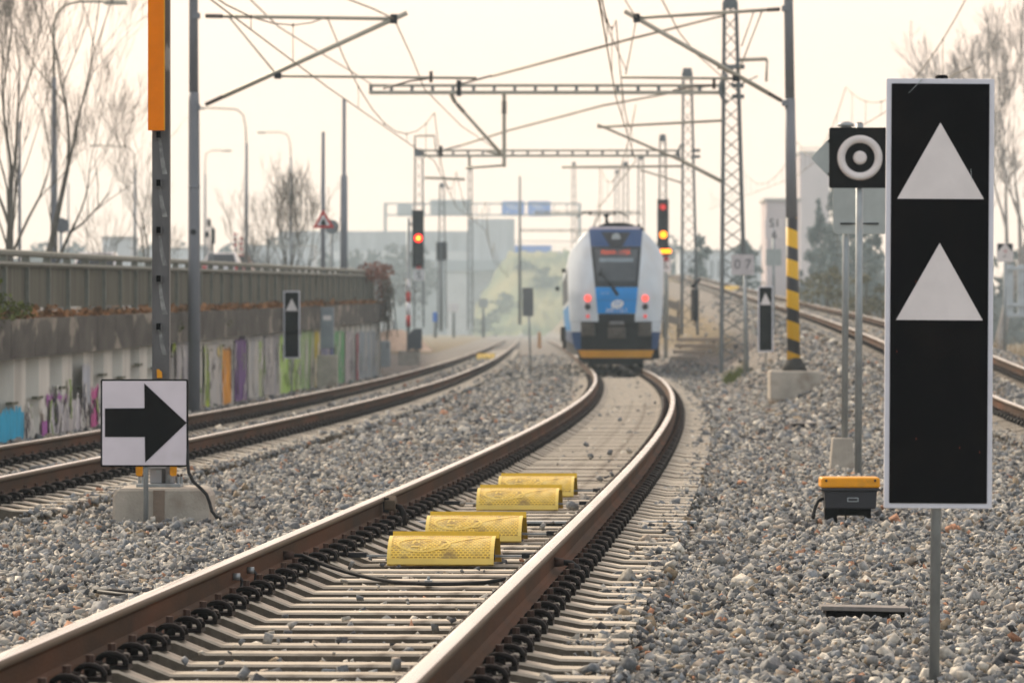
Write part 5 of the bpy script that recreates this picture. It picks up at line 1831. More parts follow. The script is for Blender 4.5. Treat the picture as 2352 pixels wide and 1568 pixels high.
def wall_y(px):
    # distance at which the wall line meets this sight line
    k = (px - CX) / F
    return (-6.4 - .0256 * 62) / (k - .0256)


def paint(px0, px1, py0, py1, col, nm, rag=.12, seed=0, lift=.02):
    rd = random.Random(seed)
    ya, yb = wall_y(px0), wall_y(px1)
    zt = CZ - (py0 - HY) / F * (ya + yb) / 2
    zb = max(CZ - (py1 - HY) / F * (ya + yb) / 2, -.05)
    wdt = abs(yb - ya)
    ns = max(1, int(round(wdt / .55)))
    mb = MB()
    for k in range(ns):
        u0, u1 = k / ns, (k + 1) / ns + .01
        h = zt - zb
        t_ = zt - h * rag * rd.random()
        b_ = zb + (h * rag * 1.2 * rd.random() if zb > 0 else 0)
        if px0 > 390 and px0 not in (496, 392): t_, b_ = zt + .12 - .25 * rag * rd.random(), -.1
        q = 8
        vs = []
        for i in range(q + 1):
            y = ya + (yb - ya) * (u0 + (u1 - u0) * i / q)
            e_ = .05 * h if i in (0, q) else 0
            vs += [(WX(y) + lift, y, b_ - (rd.random() * .16 if zb > 0 else 0)), (WX(y) + lift, y, t_ - e_ - rd.random() * .12)]
        mb.add(vs, [(2 * i, 2 * i + 2, 2 * i + 3, 2 * i + 1) for i in range(q)])
    strong = nm in ('orange', 'purple', 'cyan', 'magenta')
    m = mat('spray ' + nm, col, .75, 0, var=.3, vs=5, col3=(.50, .47, .41), s3=2.3, f3=((.68, .74) if strong else (.50, .60)), stretch=(1, 1.3, .30))
    mb.build('graffiti', m, wall)


gr = [(392, 432, 772, 905, (.36, .35, .34), 'wash'), (464, 538, 775, 930, (.44, .43, .40), 'wash2'), (560, 642, 772, 915, (.33, .33, .33), 'wash3'), (688, 866, 768, 880, (.35, .37, .36), 'wash4'),
      (-60, 48, 930, 1020, (.008, .34, .55), 'cyan'), (90, 102, 945, 1005, (.36, .10, .36), 'violet'), (108, 176, 905, 1000, (.46, .44, .46), 'silver'),
      (104, 150, 895, 915, (.40, .10, .36), 'violet'), (160, 181, 915, 990, (.33, .11, .38), 'violet2'), (205, 223, 878, 985, (.52, .08, .27), 'magenta'),
      (184, 202, 820, 930, (.40, .42, .46), 'grey blue'),
      (392, 402, 772, 800, (.42, .55, .03), 'lime'), (400, 430, 780, 905, (.36, .35, .36), 'grey'), (464, 476, 800, 915, (.38, .52, .03), 'lime2'),
      (478, 506, 795, 925, (.44, .43, .42), 'pale'), (508, 528, 806, 930, (.66, .27, .012), 'orange'), (496, 508, 790, 812, (.62, .48, .08), 'straw'), (536, 562, 783, 908, (.13, .06, .20), 'purple'),
      (566, 590, 785, 915, (.36, .37, .37), 'grey2'), (590, 600, 790, 905, (.30, .42, .12), 'leaf'), (602, 634, 778, 900, (.30, .29, .30), 'slate'),
      (640, 688, 775, 905, (.36, .58, .10), 'pale green'), (690, 718, 765, 890, (.26, .42, .14), 'sage'), (720, 733, 765, 880, (.42, .34, .02), 'ochre'),
      (735, 762, 770, 875, (.11, .13, .27), 'slate blue'), (764, 788, 765, 870, (.07, .28, .10), 'green'), (790, 806, 765, 860, (.38, .35, .36), 'pinkish grey'),
      (815, 820, 768, 850, (.32, .08, .10), 'wine'), (824, 862, 765, 850, (.28, .33, .36), 'blue grey')]
for i, (a, b, c_, d_, col, nm) in enumerate(gr):
    paint(a, b, c_, d_, col, nm, seed=i, lift=.02 + .004 * (i % 7) - (.015 if i < 4 else 0))

# dark and pale scribbled outlines and drips over the paint
rdg = random.Random(99)
for (p0, p1, n_, z0, z1) in ((50, 66, 4, -.1, .5), (80, 225, 16, -.1, .7), (392, 640, 34, -.1, 1.15), (640, 862, 34, -.1, 1.2)):
    for mcol, nm in (((.05, .045, .06), 'dark'), ((.62, .60, .57), 'pale'), ((.20, .30, .06), 'olive')):
        mb = MB()
        for k in range(n_ if nm != 'olive' else n_ // 3):
            px = rdg.uniform(p0, p1); y = wall_y(px); zt = rdg.uniform(z0 + .3 * (z1 - z0), z1); zb = rdg.uniform(z0, zt - .15)
            w_ = rdg.uniform(.03, .14); pts = []
            y_ = y
            vs = []
            for i in range(7):
                zz = zt + (zb - zt) * i / 6
                y_ += rdg.uniform(-.16, .16)
                ww = w_ * rdg.uniform(.5, 1.2)
                vs += [(WX(y_ - ww) + .052, y_ - ww, zz), (WX(y_ + ww) + .052, y_ + ww, zz)]
            mb.add(vs, [(2 * i, 2 * i + 2, 2 * i + 3, 2 * i + 1)[::-1] for i in range(6)])
        mb.build('graffiti', mat('scribble ' + nm, mcol, .8, 0, var=.3, vs=6), wall)

fence = thing('panel_fence', 'long mossy grey panel fence with a top rail standing on the dark beam', 'fence', (WX(98), 98, beam_t(98)))
yy = Y0w
i = 0
while yy < Y1w - 1:
    y2 = min(yy + 2.35, Y1w)
    xo = -.18
    mb = MB()
    P = []
    for q in (yy + .10, y2 - .02):
        zb_ = beam_t(q) + .14
        P += [(WX(q) + xo, q, zb_), (WX(q) + xo, q, fence_t(q)), (WX(q) + xo - .05, q, fence_t(q)), (WX(q) + xo - .05, q, zb_)]
    mb.add(P, [(0, 1, 5, 4), (1, 2, 6, 5), (2, 3, 7, 6), (3, 0, 4, 7), (0, 3, 2, 1), (4, 5, 6, 7)])
    mb.build('panel', m_fence, fence)
    mb = MB()
    mb.box((WX(yy) + xo + .0, yy + .03, (beam_t(yy) + fence_t(yy) + .12) / 2), (.10, .11, fence_t(yy) + .12 - beam_t(yy)))
    mb.build('post', m_fpost, fence)
    yy = y2
    i += 1
mb = MB(); mb.tube([(WX(y) - .16, y, fence_t(y) + .135) for y in np.linspace(Y0w, Y1w, 24)], .045, 6, smooth=False); mb.build('top_rail', m_fpost, fence)
mb = MB(); mb.tube([(WX(y) - .14, y, fence_t(y) - .01) for y in np.linspace(Y0w, Y1w, 24)], .035, 4, smooth=False); mb.build('panel_rail', m_fpost, fence)
mb = MB()
for q in np.linspace(1, 14, 6):
    pass
mb.add([(e - .2, Y1w, beam_t(Y1w)), (e - .2, Y1w, fence_t(Y1w)), (e - 14, Y1w + 6, fence_t(Y1w)), (e - 14, Y1w + 6, beam_t(Y1w))], [(0, 1, 2, 3)]); mb.build('end_panel', m_fence, fence)


def leaf_cloud(mb, c, rad, n, size, seed=0, flat=1.0, up=0.0):
    rd = np.random.default_rng(seed)
    for k in range(n):
        d = rd.normal(0, 1, 3); d /= np.linalg.norm(d)
        r = rd.random() ** .45
        p = Vector((c[0] + d[0] * rad[0] * r, c[1] + d[1] * rad[1] * r, c[2] + d[2] * rad[2] * r))
        a = Vector(rd.normal(0, 1, 3)).normalized() * size * rd.uniform(.5, 1.4)
        b = Vector(rd.normal(0, 1, 3)); b = (b - b.dot(a) / a.length_squared * a)
        b = b.normalized() * size * rd.uniform(.3, .8)
        mb.add([p - a, p + b, p + a, p - b], [(0, 1, 2, 3)])


# dead leaves and moss along the foot of the fence
mb = MB()
rd = np.random.default_rng(5)
for k in range(2600):
    y = rd.uniform(58, 150)
    x = WX(y) + rd.uniform(-.3, .1)
    z = beam_t(y) + abs(rd.normal(0, .045)) + .01
    a = Vector(rd.normal(0, 1, 3)); a.z *= .4; a = a.normalized() * rd.uniform(.03, .09)
    b = a.cross(Vector(rd.normal(0, 1, 3))).normalized() * rd.uniform(.02, .06)
    c = Vector((x, y, z))
    mb.add([c - a, c + b, c + a, c - b], [(0, 1, 2, 3)])
tag(mb.build('fallen_leaves', mat('dead leaves', (.30, .15, .065), .9, var=.3, vs=1.2, col3=(.10, .08, .05), s3=.5, f3=(.5, .65)), origin=(WX(98), 98, beam_t(98))), 'brown dead leaves caught along the foot of the fence', 'leaves', None, 'stuff')
mb = MB()
for (yq, sz) in ((60, .30), (61.5, .25), (63, .14), (84, .18), (94, .15), (112, .12)):
    leaf_cloud(mb, (WX(yq) + .02, yq, beam_t(yq) + (.10 if yq < 65 else -.25)), (.2, .9, sz), 160, .035, int(yq * 10))
leaf_cloud(mb, (WX(60.5) - .1, 60.5, beam_t(60) + .35), (.2, .8, .35), 260, .04, 3)
tag(mb.build('green_moss', mat('moss green', (.11, .13, .03), .9, var=.3), origin=(WX(60), 60, beam_t(60))), 'patches of yellow green moss on the beam and fence', 'moss', None, 'stuff')
# rusty creeper at the far corner of the fence
t = thing('creeper', 'rust brown dry creeper hanging over the far end of the fence', 'plant', (WX(149), 149, beam_t(149)))
mb = MB()
leaf_cloud(mb, (WX(147) + .1, 147, fence_t(147) + .12), (.6, 3.0, .32), 700, .05, 21)
leaf_cloud(mb, (WX(150) + .15, 150.5, beam_t(150) + .35), (.28, 1.3, .75), 500, .05, 22)
mb.build('twigs', mat('rust creeper', (.19, .085, .06), .9, var=.3, vs=4), t)
mb = MB()
rdd = random.Random(3)
for k in range(26):
    p0 = Vector((WX(150) + rdd.uniform(0, .3), 149.5 + rdd.uniform(-1.3, 1.6), fence_t(150) + .1))
    mb.tube([p0, p0 + Vector((rdd.uniform(0, .3), 0, -.5)), p0 + Vector((rdd.uniform(-.1, .35), 0, rdd.uniform(-2.4, -1.0)))], .012, 4)
leaf_cloud(mb, (WX(152) + .75, 151.5, beam_t(150) + .45), (.5, .6, .6), 160, .035, 23)
mb.build('stem', m_bark, t)

# ------------------------------------------------------------------ road behind the wall
mb = MB()
vs, fs = [], []
def road_z(y): return beam_t(y) - .1 if y < 152 else beam_t(152) - .1 + .0172 * (y - 152)
ysr = [44, 80, 120, 152, 170, 200, 230, 260, 330, 420]
for y in ysr:
    xr = WX(y) - .55 if y <= 152 else -4.6 - (y - 152) * .034
    vs += [(xr, y, road_z(y)), (xr - 70, y, road_z(y)), (xr, y, -.3)]
for i in range(len(ysr) - 1):
    fs.append((3 * i, 3 * i + 3, 3 * i + 4, 3 * i + 1)); fs.append((3 * i + 2, 3 * i + 5, 3 * i + 3, 3 * i))
mb.add(vs, fs)
tag(mb.build('road', mat('worn asphalt', (.075, .075, .078), .9, var=.15), origin=(-20, 150, 0)), 'asphalt road rising behind the fence', None, None, 'structure')


def pole_lamp(name, label, Y, x, ytop, wpx, wtop, arm=None, cat='street lamp', group='lamp posts along the road', step=None):
    zb = road_z(min(Y, 400))
    t = thing(name, label, cat, (W(x, 0, Y).x, Y, zb), group)
    p = ppm(Y)
    X = W(x, 0, Y).x
    zt = W(0, ytop, Y).z
    mb = MB()
    if step:
        zs = W(0, step, Y).z
        mb.tube([(X, Y, zb), (X, Y, zs), (X, Y, zs + .05), (X, Y, zt)], [wpx * .65 / p, wpx * .6 / p, wtop / 2 / p, wtop / 2 / p], 10)
    else:
        mb.tube([(X, Y, zb), (X, Y, zt)], [wpx / 2 / p, wtop / 2 / p], 10)
    mb.build('pole', m_grey, t)
    if arm:
        mb = MB()
        pts = [W(ax, ay, Y) for ax, ay in arm]
        mb.tube([(X, Y, zt - .05)] + pts, wtop * .27 / p, 7); mb.build('arm', m_tube, t)
        q = pts[-1]
        mb = MB(); mb.box(q + Vector((-.28, 0, -.02)), (.62, .26, .12), top=(.8, .7)); mb.build('lamp_head', m_tube, t, .03)
    return t


pole_lamp('street_lamp', 'tall lamp post with a bracket curving left, to the right of the grey pole', 230, 566, 330, 9, 7, [(564, 290), (559, 265), (545, 252), (520, 250), (472, 248)])
pole_lamp('street_lamp', 'lamp post with a thin curved bracket between bare trees and the orange post', 285, 310, 390, 8, 6, [(309, 360), (303, 345), (290, 337), (228, 334)])
pole_lamp('street_lamp', 'lamp post rising out of the left bare trees, its bracket bending toward the top edge', 122, 124, 178, 19, 12, [(124, 60), (130, 32), (150, 12), (180, 4), (292, 4)])
pole_lamp('street_lamp', 'faint far lamp post behind the leafless bush', 300, 668, 360, 6, 5, [(667, 330), (660, 310), (645, 304), (612, 304)])
pole_lamp('street_lamp', 'faint far lamp post just right of the grey pole', 310, 471, 400, 6, 5, [(471, 370), (474, 352), (485, 346), (532, 346)])
pole_lamp('tram_pole', 'tall plain grey pole by the fence end, the taller of two', 170, 790, 228, 14, 10, None, 'pole', 'plain poles by the road', 405)
tp = pole_lamp('tram_pole', 'plain grey pole carrying the red bordered warning triangle', 147, 742, 303, 11, 9, None, 'pole', 'plain poles by the road')
pole_lamp('tram_pole', 'pale short pole among the leftmost bare trees', 120, 45, 280, 9, 6, None, 'pole', 'plain poles by the road')
pole_lamp('tram_pole', 'thin hazy pole left of the orange post', 330, 157, 420, 5, 4, None, 'pole', 'plain poles by the road')
pole_lamp('traffic_light', 'dark traffic light cluster on a pole beside the grey catenary pole', 215, 479, 500, 5, 5, None, 'traffic light', None)
Y = 145.0; p = ppm(Y)
t = thing('warning_triangle', 'red bordered triangular road sign mounted on a plain grey pole', 'road sign', (W(742, 0, Y).x, Y, road_z(Y)))
A, B, C_ = W(742, 481, Y), W(718, 524, Y), W(768, 523, Y)
MB().prism([(B.x, B.z), (C_.x, C_.z), (A.x, A.z)], Y, Y + .03).build('red_border', m_red, t, .004)
g = (A + B + C_) / 3
f_ = .60
MB().prism([(g.x + (q.x - g.x) * f_, g.z + (q.z - g.z) * f_) for q in (B, C_, A)], Y - .006, Y + .01).build('white_field', m_white, t)
mb = MB(); mb.box((g.x, Y - .01, g.z - .045), (.15, .012, .12)).box((g.x, Y - .01, g.z + .045), (.075, .012, .08)); mb.build('black_symbol', m_dark, t)
MB().box((W(742, 0, Y).x, Y + 1.0, g.z), (.10, 2.0, .06)).build('bracket', m_galv, t)
Y = 152.0
t = thing('round_sign_back', 'dull grey back of a round road sign behind the warning triangle', 'road sign', (W(763, 0, Y).x, Y, road_z(Y)))
c = W(762, 521, Y); mb = MB(); mb.tube([c, c + Vector((0, .03, 0))], 16.5 / ppm(Y), 24); mb.build('disc', mat('dull sign back', (.22, .24, .25), .6), t)
mb = MB(); mb.tube([(c.x, Y + .05, road_z(Y)), (c.x, Y + .05, c.z + .2)], .045, 8); mb.build('post', m_galv, t)
Y = 119.0
t = thing('octagon_sign_back', 'dark back of an angular road sign on the lamp post among bare trees', 'road sign', (W(143, 0, Y).x, Y, road_z(Y)))
c = W(142, 518, Y); mb = MB(); mb.tube([c, c + Vector((0, .03, 0))], 18 / ppm(Y), 8, smooth=False); mb.build('plate', mat('dark sign back', (.16, .17, .18), .6), t)
mb = MB(); mb.tube([(c.x - .03, Y + .05, road_z(Y)), (c.x - .03, Y + .05, c.z + .2)], .04, 8); mb.build('post', m_galv, t)
Y = 214.0
t = thing('traffic_signal', 'two dark traffic light heads clustered beside the grey catenary pole', 'traffic light', (W(484, 0, Y).x, Y, road_z(Y)))
for (x, ya, yb, wd) in ((480, 505, 520, 9), (476, 532, 545, 9), (490, 525, 560, 8), (487, 550, 575, 6)):
    a_, b_ = W(x - wd / 2, ya, Y), W(x + wd / 2, yb, Y)
    mb = MB(); mb.box(((a_.x + b_.x) / 2, Y, (a_.z + b_.z) / 2), (b_.x - a_.x, .2, a_.z - b_.z)); mb.build('head', m_dark, t, .03)
mb = MB(); mb.tube([(W(487, 0, Y).x, Y, road_z(Y)), W(487, 520, Y)], .06, 8); mb.build('post', m_lattice, t)
for (x, ya, yb, lab) in ((540, 535, 572, 'red and white striped road marker, farther of a pair'), (554, 545, 580, 'red and white striped road marker, nearer and lower of a pair')):
    Y = 240.0
    t = thing('road_marker', lab, 'road marker', (W(x, 0, Y).x, Y, road_z(Y)), 'striped road markers')
    n = 6
    for k in range(n):
        a_, b_ = W(x - 3, ya + (yb - ya) * k / n, Y), W(x + 3, ya + (yb - ya) * (k + 1) / n, Y)
        mb = MB(); mb.box(((a_.x + b_.x) / 2, Y, (a_.z + b_.z) / 2), (b_.x - a_.x, .05, a_.z - b_.z)); mb.build('stripe', m_red if k % 2 == 0 else m_white, t)
    mb = MB(); mb.box((W(x, 0, Y).x, Y + .03, (road_z(Y) + W(0, yb, Y).z) / 2), (.06, .05, W(0, yb, Y).z - road_z(Y))); mb.build('post', m_galv, t)


def car(label, x, Y, body, yroof, wid=1.75):
    X = W(x, 0, Y).x
    zb = road_z(Y)
    z1 = W(0, yroof, Y).z
    zb = z1 - 1.48
    t = thing('parked_car', label, 'car', (X, Y, zb), 'cars on the road')
    sec = [(.0, .30, .82, .92), (.35, .28, .95, 1.0), (1.0, .25, 1.0, 1.0), (2.2, .25, 1.0, 1.0), (3.2, .25, .92, 1.0), (4.1, .3, .75, .9)]
    mb = MB(); vs, fs = [], []
    for (dy, z0, z1_, f) in sec:
        h = wid / 2 * f
        vs += [(X - h, Y + dy, zb + z0), (X - h * 1.0, Y + dy, zb + .6), (X - h * .96, Y + dy, zb + z1_), (X + h * .96, Y + dy, zb + z1_), (X + h, Y + dy, zb + .6), (X + h, Y + dy, zb + z0)]
    for i in range(len(sec) - 1):
        for j in range(6): fs.append((i * 6 + j, (i + 1) * 6 + j, (i + 1) * 6 + (j + 1) % 6, i * 6 + (j + 1) % 6))
    fs.append((0, 1, 2, 3, 4, 5)); fs.append(tuple(5 * 6 + j for j in (5, 4, 3, 2, 1, 0)))
    mb.add(vs, fs); mb.build('body', body, t, .04)
    h0, h1 = wid / 2 * .93, wid / 2 * .72
    mb = MB()
    mb.add([(X - h0, Y + .15, zb + .92), (X + h0, Y + .15, zb + .92), (X + h0, Y + 3.0, zb + .98), (X - h0, Y + 3.0, zb + .98), (X - h1, Y + .65, zb + 1.46), (X + h1, Y + .65, zb + 1.46), (X + h1, Y + 2.0, zb + 1.48), (X - h1, Y + 2.0, zb + 1.48)],
           [(0, 1, 5, 4), (1, 2, 6, 5), (2, 3, 7, 6), (3, 0, 4, 7), (4, 5, 6, 7)])
    cab = mb.build('cabin', body, t, .05)
    mb = MB(); mb.add([(X - h0 * .86, Y + .20, zb + 1.0), (X + h0 * .86, Y + .20, zb + 1.0), (X + h1 * .9, Y + .54, zb + 1.40), (X - h1 * .9, Y + .54, zb + 1.40)], [(0, 1, 2, 3)]); mb.build('rear_window', m_tg, cab)
    for s in (-1, 1):
        mb = MB(); mb.box((X + s * wid * .43, Y - .01, zb + .75), (.2, .06, .22)); mb.build('tail_light', m_red, t, .02)
        for dy in (.7, 3.3):
            mb = MB(); mb.tube([(X + s * wid * .40, Y + dy, zb + .31), (X + s * wid * .50, Y + dy, zb + .31)], .31, 16); mb.build('wheel', m_rubber, t)
    mb = MB(); mb.box((X, Y - .02, zb + .42), (wid * .94, .14, .2)); mb.build('bumper', body, t, .03)
    return t


m_carw = mat('white car paint', (.62, .6, .6), .3, var=.03, coat=.5)
m_carr = mat('red car paint', (.55, .12, .10), .3, var=.05, coat=.5)
car('white car behind the fence top next to the grey catenary pole', 507, 226, m_carw, 579)
car('pale red car partly behind the white car beyond the fence', 536, 236, m_carr, 583)
car('pale car glimpsed through bare trees above the fence', 216, 150, m_carw, 577, 1.5)

# ------------------------------------------------------------------ bare trees
def bare_tree(label, base, height, spread, seed, trunk_r, stems=1, depth=6, m=m_bark, leanx=0.0, name='bare_tree', kidsn=(2, 4), twig=.0036, group='bare trees'):
    rd = random.Random(seed)
    t = thing(name, label, 'tree' if 'bush' not in name else 'bush', base, group)
    tr, cr = MB(), MB()

    def grow(p, d, L, r, lev):
        n = 4
        pts, rs = [p.copy()], [r]
        dd = d.copy()
        q = p.copy()
        for k in range(n):
            dd = (dd + Vector((rd.gauss(0, .10), rd.gauss(0, .10), .05 + rd.gauss(0, .05)))).normalized()
            q = q + dd * (L / n)
            pts.append(q.copy()); rs.append(max(twig * .8, r * (1 - .45 * (k + 1) / n)))
        (tr if lev <= 1 else cr).tube(pts, rs, 6 if lev < 2 else 4 if lev < 4 else 3, caps=False)
        if lev >= depth: return
        nb = rd.randint(*kidsn)
        for k in range(nb):
            u = rd.uniform(.35, 1.0) if k else 1.0
            i = min(int(u * n), n - 1)
            pp = pts[i].lerp(pts[i + 1], u * n - i) if u < 1 else pts[-1]
            ang = rd.uniform(.35, .8) * spread if k else rd.uniform(.04, .22)
            az = rd.uniform(0, 2 * math.pi)
            o1 = dd.orthogonal().normalized(); o2 = dd.cross(o1)
            nd = (dd * math.cos(ang) + (o1 * math.cos(az) + o2 * math.sin(az)) * math.sin(ang)).normalized()
            nd = (nd + Vector((0, 0, .16))).normalized()
            grow(pp, nd, L * rd.uniform(.55, .85), max(twig, rs[-1] * rd.uniform(.6, .9)), lev + 1)
    for s in range(stems):
        a = rd.uniform(0, 2 * math.pi)
        off = Vector((math.cos(a), math.sin(a), 0)) * (.055 * stems * rd.random() if stems > 1 else 0)
        d0 = Vector((leanx + (math.cos(a) * .22 * spread if stems > 1 else 0), math.sin(a) * .15 if stems > 1 else 0, 1)).normalized()
        grow(Vector(base) + off, d0, height * .36 * rd.uniform(.85, 1.1), trunk_r * (1 if stems == 1 else rd.uniform(.5, .9)), 0)
    if stems > 1:
        tr.tube([Vector(base) + Vector((0, 0, -.1)), Vector(base) + Vector((0, 0, .12))], .18 * stems, 8)
    tr.build('trunk', m, t)
    cr.build('crown', m, t)
    return t


def at(x, Y):
    v = W(x, 0, Y)
    return (v.x, Y, road_z(Y) - .05)


bare_tree('bare tree with a forked trunk rising from behind the fence at the picture edge', at(22, 98), 8.6, .72, 3, .085, 1, 6, leanx=.10)
bare_tree('slanting bare tree next to the forked one, leaning right over the fence', at(72, 102), 8.2, .8, 8, .09, 1, 6, leanx=.16)
bare_tree('thin bare tree leaning right beside the lamp post behind the fence', at(108, 108), 7.0, .8, 15, .06, 1, 6, leanx=.20)
bare_tree('bare sapling just inside the picture edge behind the fence', at(2, 92), 7.6, .7, 23, .06, 2, 6, leanx=.05)
bare_tree('low bare sapling cluster left of the orange post', at(225, 125), 3.0, 1.0, 31, .04, 3, 4)
bare_tree('small dark bare sapling right next to the orange post', at(336, 128), 4.3, .8, 36, .055, 1, 5, leanx=-.05)
bare_tree('wispy bare sapling between the orange post and the grey pole', at(400, 140), 2.9, 1.0, 41, .03, 2, 4)
bare_tree('leafless many stemmed bush in front of the pole with the warning triangle', at(645, 150), 4.0, .72, 52, .040, 15, 5, name='bare_bush', twig=.005, kidsn=(2, 3))
bare_tree('low wispy leafless bush at the left foot of the large bush', at(590, 165), 2.4, 1.0, 57, .03, 4, 4, name='bare_bush')
gzr = lambda x, y: float(ground_h(np.array([x]), np.array([y]))[0])
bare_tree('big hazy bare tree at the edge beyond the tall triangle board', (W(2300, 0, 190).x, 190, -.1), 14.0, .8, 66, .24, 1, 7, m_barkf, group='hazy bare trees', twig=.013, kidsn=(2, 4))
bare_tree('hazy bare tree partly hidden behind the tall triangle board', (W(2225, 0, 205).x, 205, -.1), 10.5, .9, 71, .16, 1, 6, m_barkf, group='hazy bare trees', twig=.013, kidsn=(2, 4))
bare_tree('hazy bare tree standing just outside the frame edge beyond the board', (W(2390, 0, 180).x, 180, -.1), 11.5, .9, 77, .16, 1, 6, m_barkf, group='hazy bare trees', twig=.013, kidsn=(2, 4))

# ------------------------------------------------------------------ far evergreens and woods
m_ever = mat('evergreen needles', (.17, .205, .195), .9, var=.3, vs=.8)  # paled and blued in the colour to look hazier
m_shrubd = mat('dull shrub leaves', (.16, .15, .09), .9, var=.3, vs=.8)
m_wood = mat('far wood foliage', (.12, .13, .12), .95, var=.25, vs=.2)


def leaf_tree(name, label, base, h, w, seed, m, group, n=1400, size=.12, conical=True):
    rd = np.random.default_rng(seed)
    t = thing(name, label, 'tree', base, group)
    MB().tube([base, (base[0], base[1], base[2] + h * .9)], [.16, .03], 7).build('trunk', m_bark, t)
    mb = MB()
    for k in range(26):
        u = rd.uniform(.08, .98)
        rr = (w * (1 - u) ** .7 if conical else w * math.sin(math.pi * min(.97, u * .9 + .1)) ** .6) + .15
        a = rd.uniform(0, 2 * math.pi)
        q = rr * rd.uniform(.25, .8)
        leaf_cloud(mb, (base[0] + math.cos(a) * q, base[1] + math.sin(a) * q, base[2] + h * u), (rr * .55, rr * .55, h * .07), n // 26, size, seed * 100 + k)
    mb.build('crown', m, t)


for i, (x, Y, h, w, lab) in enumerate(((1885, 395, 11.4, 2.2, 'hazy evergreen right of the striped pole, the leftmost'), (1925, 390, 13.6, 2.5, 'tallest hazy evergreen behind the ring sign'),
                                       (1975, 400, 11.7, 2.5, 'hazy evergreen half covered by the bare sign backs'), (2012, 392, 9.5, 2.2, 'shorter hazy evergreen beside the tall triangle board'))):
    leaf_tree('evergreen_tree', lab, (W(x, 0, Y).x, Y, .2), h, w, 100 + i, m_ever, 'evergreens beyond the bank', 1500, .24)
for i, (x, Y, h, w, lab) in enumerate(((1900, 205, 3.4, 1.4, 'pale dry shrub on the far side of the climbing track by the striped pole'), (1990, 200, 3.0, 1.3, 'pale dry shrub on the far side of the climbing track by the tall board'))):
    leaf_tree('dry_shrub', lab, (W(x, 0, Y).x, Y, .6), h, w, 120 + i, m_shrubd, 'dry shrubs beyond the bank', 900, .10, False)
leaf_tree('evergreen_tree', 'small hazy conifer far behind the two lattice masts', (W(1462 + 150, 0, 420).x, 420, 4.0), 5.8, 1.2, 131, m_ever, 'evergreens beyond the bank', 900, .22)
leaf_tree('evergreen_tree', 'hazy round tree behind the upper track between mast and sign', (W(1700, 0, 380).x + .4, 380, 3.5), 4.6, 1.3, 133, m_ever, 'evergreens beyond the bank', 900, .22, False)


def wood(name, label, y, x0, x1, h0, h1, base, seed, n=90, m=None):
    rd = np.random.default_rng(seed)
    mb = MB()
    for k in range(n):
        x = x0 + (x1 - x0) * (k + rd.random()) / n
        h = h0 + (h1 - h0) * rd.random()
        yy = y + rd.uniform(-15, 15)
        w = (x1 - x0) / n
        for j in range(3):
            leaf_cloud(mb, (x + rd.uniform(-1, 1) * w, yy, base + h * (.25 + .25 * j)), (w * 1.0, 2, h * .25), 45, .9, seed * 1000 + k * 3 + j)
    tag(mb.build(name, m or m_wood, origin=((x0 + x1) / 2, y, base)), label, 'trees', None, 'stuff')


wood('far_woods', 'blue grey belt of far trees along the horizon behind the fence', 960, -150, -16, 8, 14, 6, 201, 70)
wood('far_woods', 'hazy far trees behind the climbing track and the lattice masts', 930, 22, 72, 11, 19, 2, 202, 34)
wood('far_woods', 'hazy wood filling the edge behind the tall triangle board', 520, 30, 100, 5, 11, -.1, 203, 50)

# dry grass beyond the upper track
mb = MB()
rd = np.random.default_rng(9)
for k in range(5200):
    y = rd.uniform(62, 240)
    x = np.interp(y, YS, A_rx) + rd.uniform(2.6, 7.0)
    z = gzr(x, y)
    h = rd.uniform(.25, .75)
    a = rd.uniform(0, math.pi)
    dx, dy = .012 * math.cos(a), .012 * math.sin(a)
    lx, ly = rd.normal(0, .12), rd.normal(0, .12)
    mb.add([(x - dx, y - dy, z), (x + dx, y + dy, z), (x + lx, y + ly, z + h)], [(0, 1, 2)])
tag(mb.build('dry_grass', mat('dry grass', (.24, .17, .095), .9, var=.25, vs=.7), origin=(13, 120, 0)), 'brown dry grass along the far side of the climbing track', 'grass', None, 'stuff')
mb = MB()
for k in range(260):
    a0 = W(1690 + rd.uniform(-25, 25), 835, 121 + rd.uniform(-.5, .8))
    z = gzr(a0.x, a0.y)
    lx = rd.normal(0, .12)
    mb.add([(a0.x - .012, a0.y, z), (a0.x + .012, a0.y, z), (a0.x + lx, a0.y, z + rd.uniform(.15, .4))], [(0, 1, 2)])
tag(mb.build('green_tuft', mat('green tuft', (.13, .15, .035), .9, var=.3), origin=W(1690, 835, 121)), 'green tuft of grass growing between the feet of the tallest lattice mast', 'grass', None, 'stuff')

# ------------------------------------------------------------------ far bridge, slope, gantry, buildings
Y = 1280.0; p = ppm(Y)
br = thing('road_bridge', 'long grey concrete road bridge crossing above the far tracks in the haze', 'bridge', (W(950, 0, Y).x, Y, 0))
a_, b_ = W(640, 0, Y).x, W(1300, 0, Y).x
zt, zm, zb = W(0, 531, Y).z, W(0, 577, Y).z, W(0, 598, Y).z
mb = MB(); mb.box(((a_ + W(1075, 0, Y).x) / 2, Y, (zt + zm) / 2), (W(1075, 0, Y).x - a_, .5, zt - zm))
for k in range(34):
    x = a_ + (W(1075, 0, Y).x - a_) * k / 34
    mb.box((x, Y - .3, (zt + zm) / 2), (.35, .5, zt - zm))
mb.build('noise_barrier', m_barrier, br)
mb = MB(); mb.box(((a_ + b_) / 2, Y + 9, (zm + zb) / 2), (b_ - a_, 19, zm - zb)); mb.build('deck', m_bridge, br)
mb = MB(); mb.box(((a_ + b_) / 2, Y + 4, zb - 1.4), (b_ - a_, 17, 2.8)); mb.build('girder', mat('girder grey', (.27, .29, .31), .8), br)  # girder colour lightened to stand in for haze
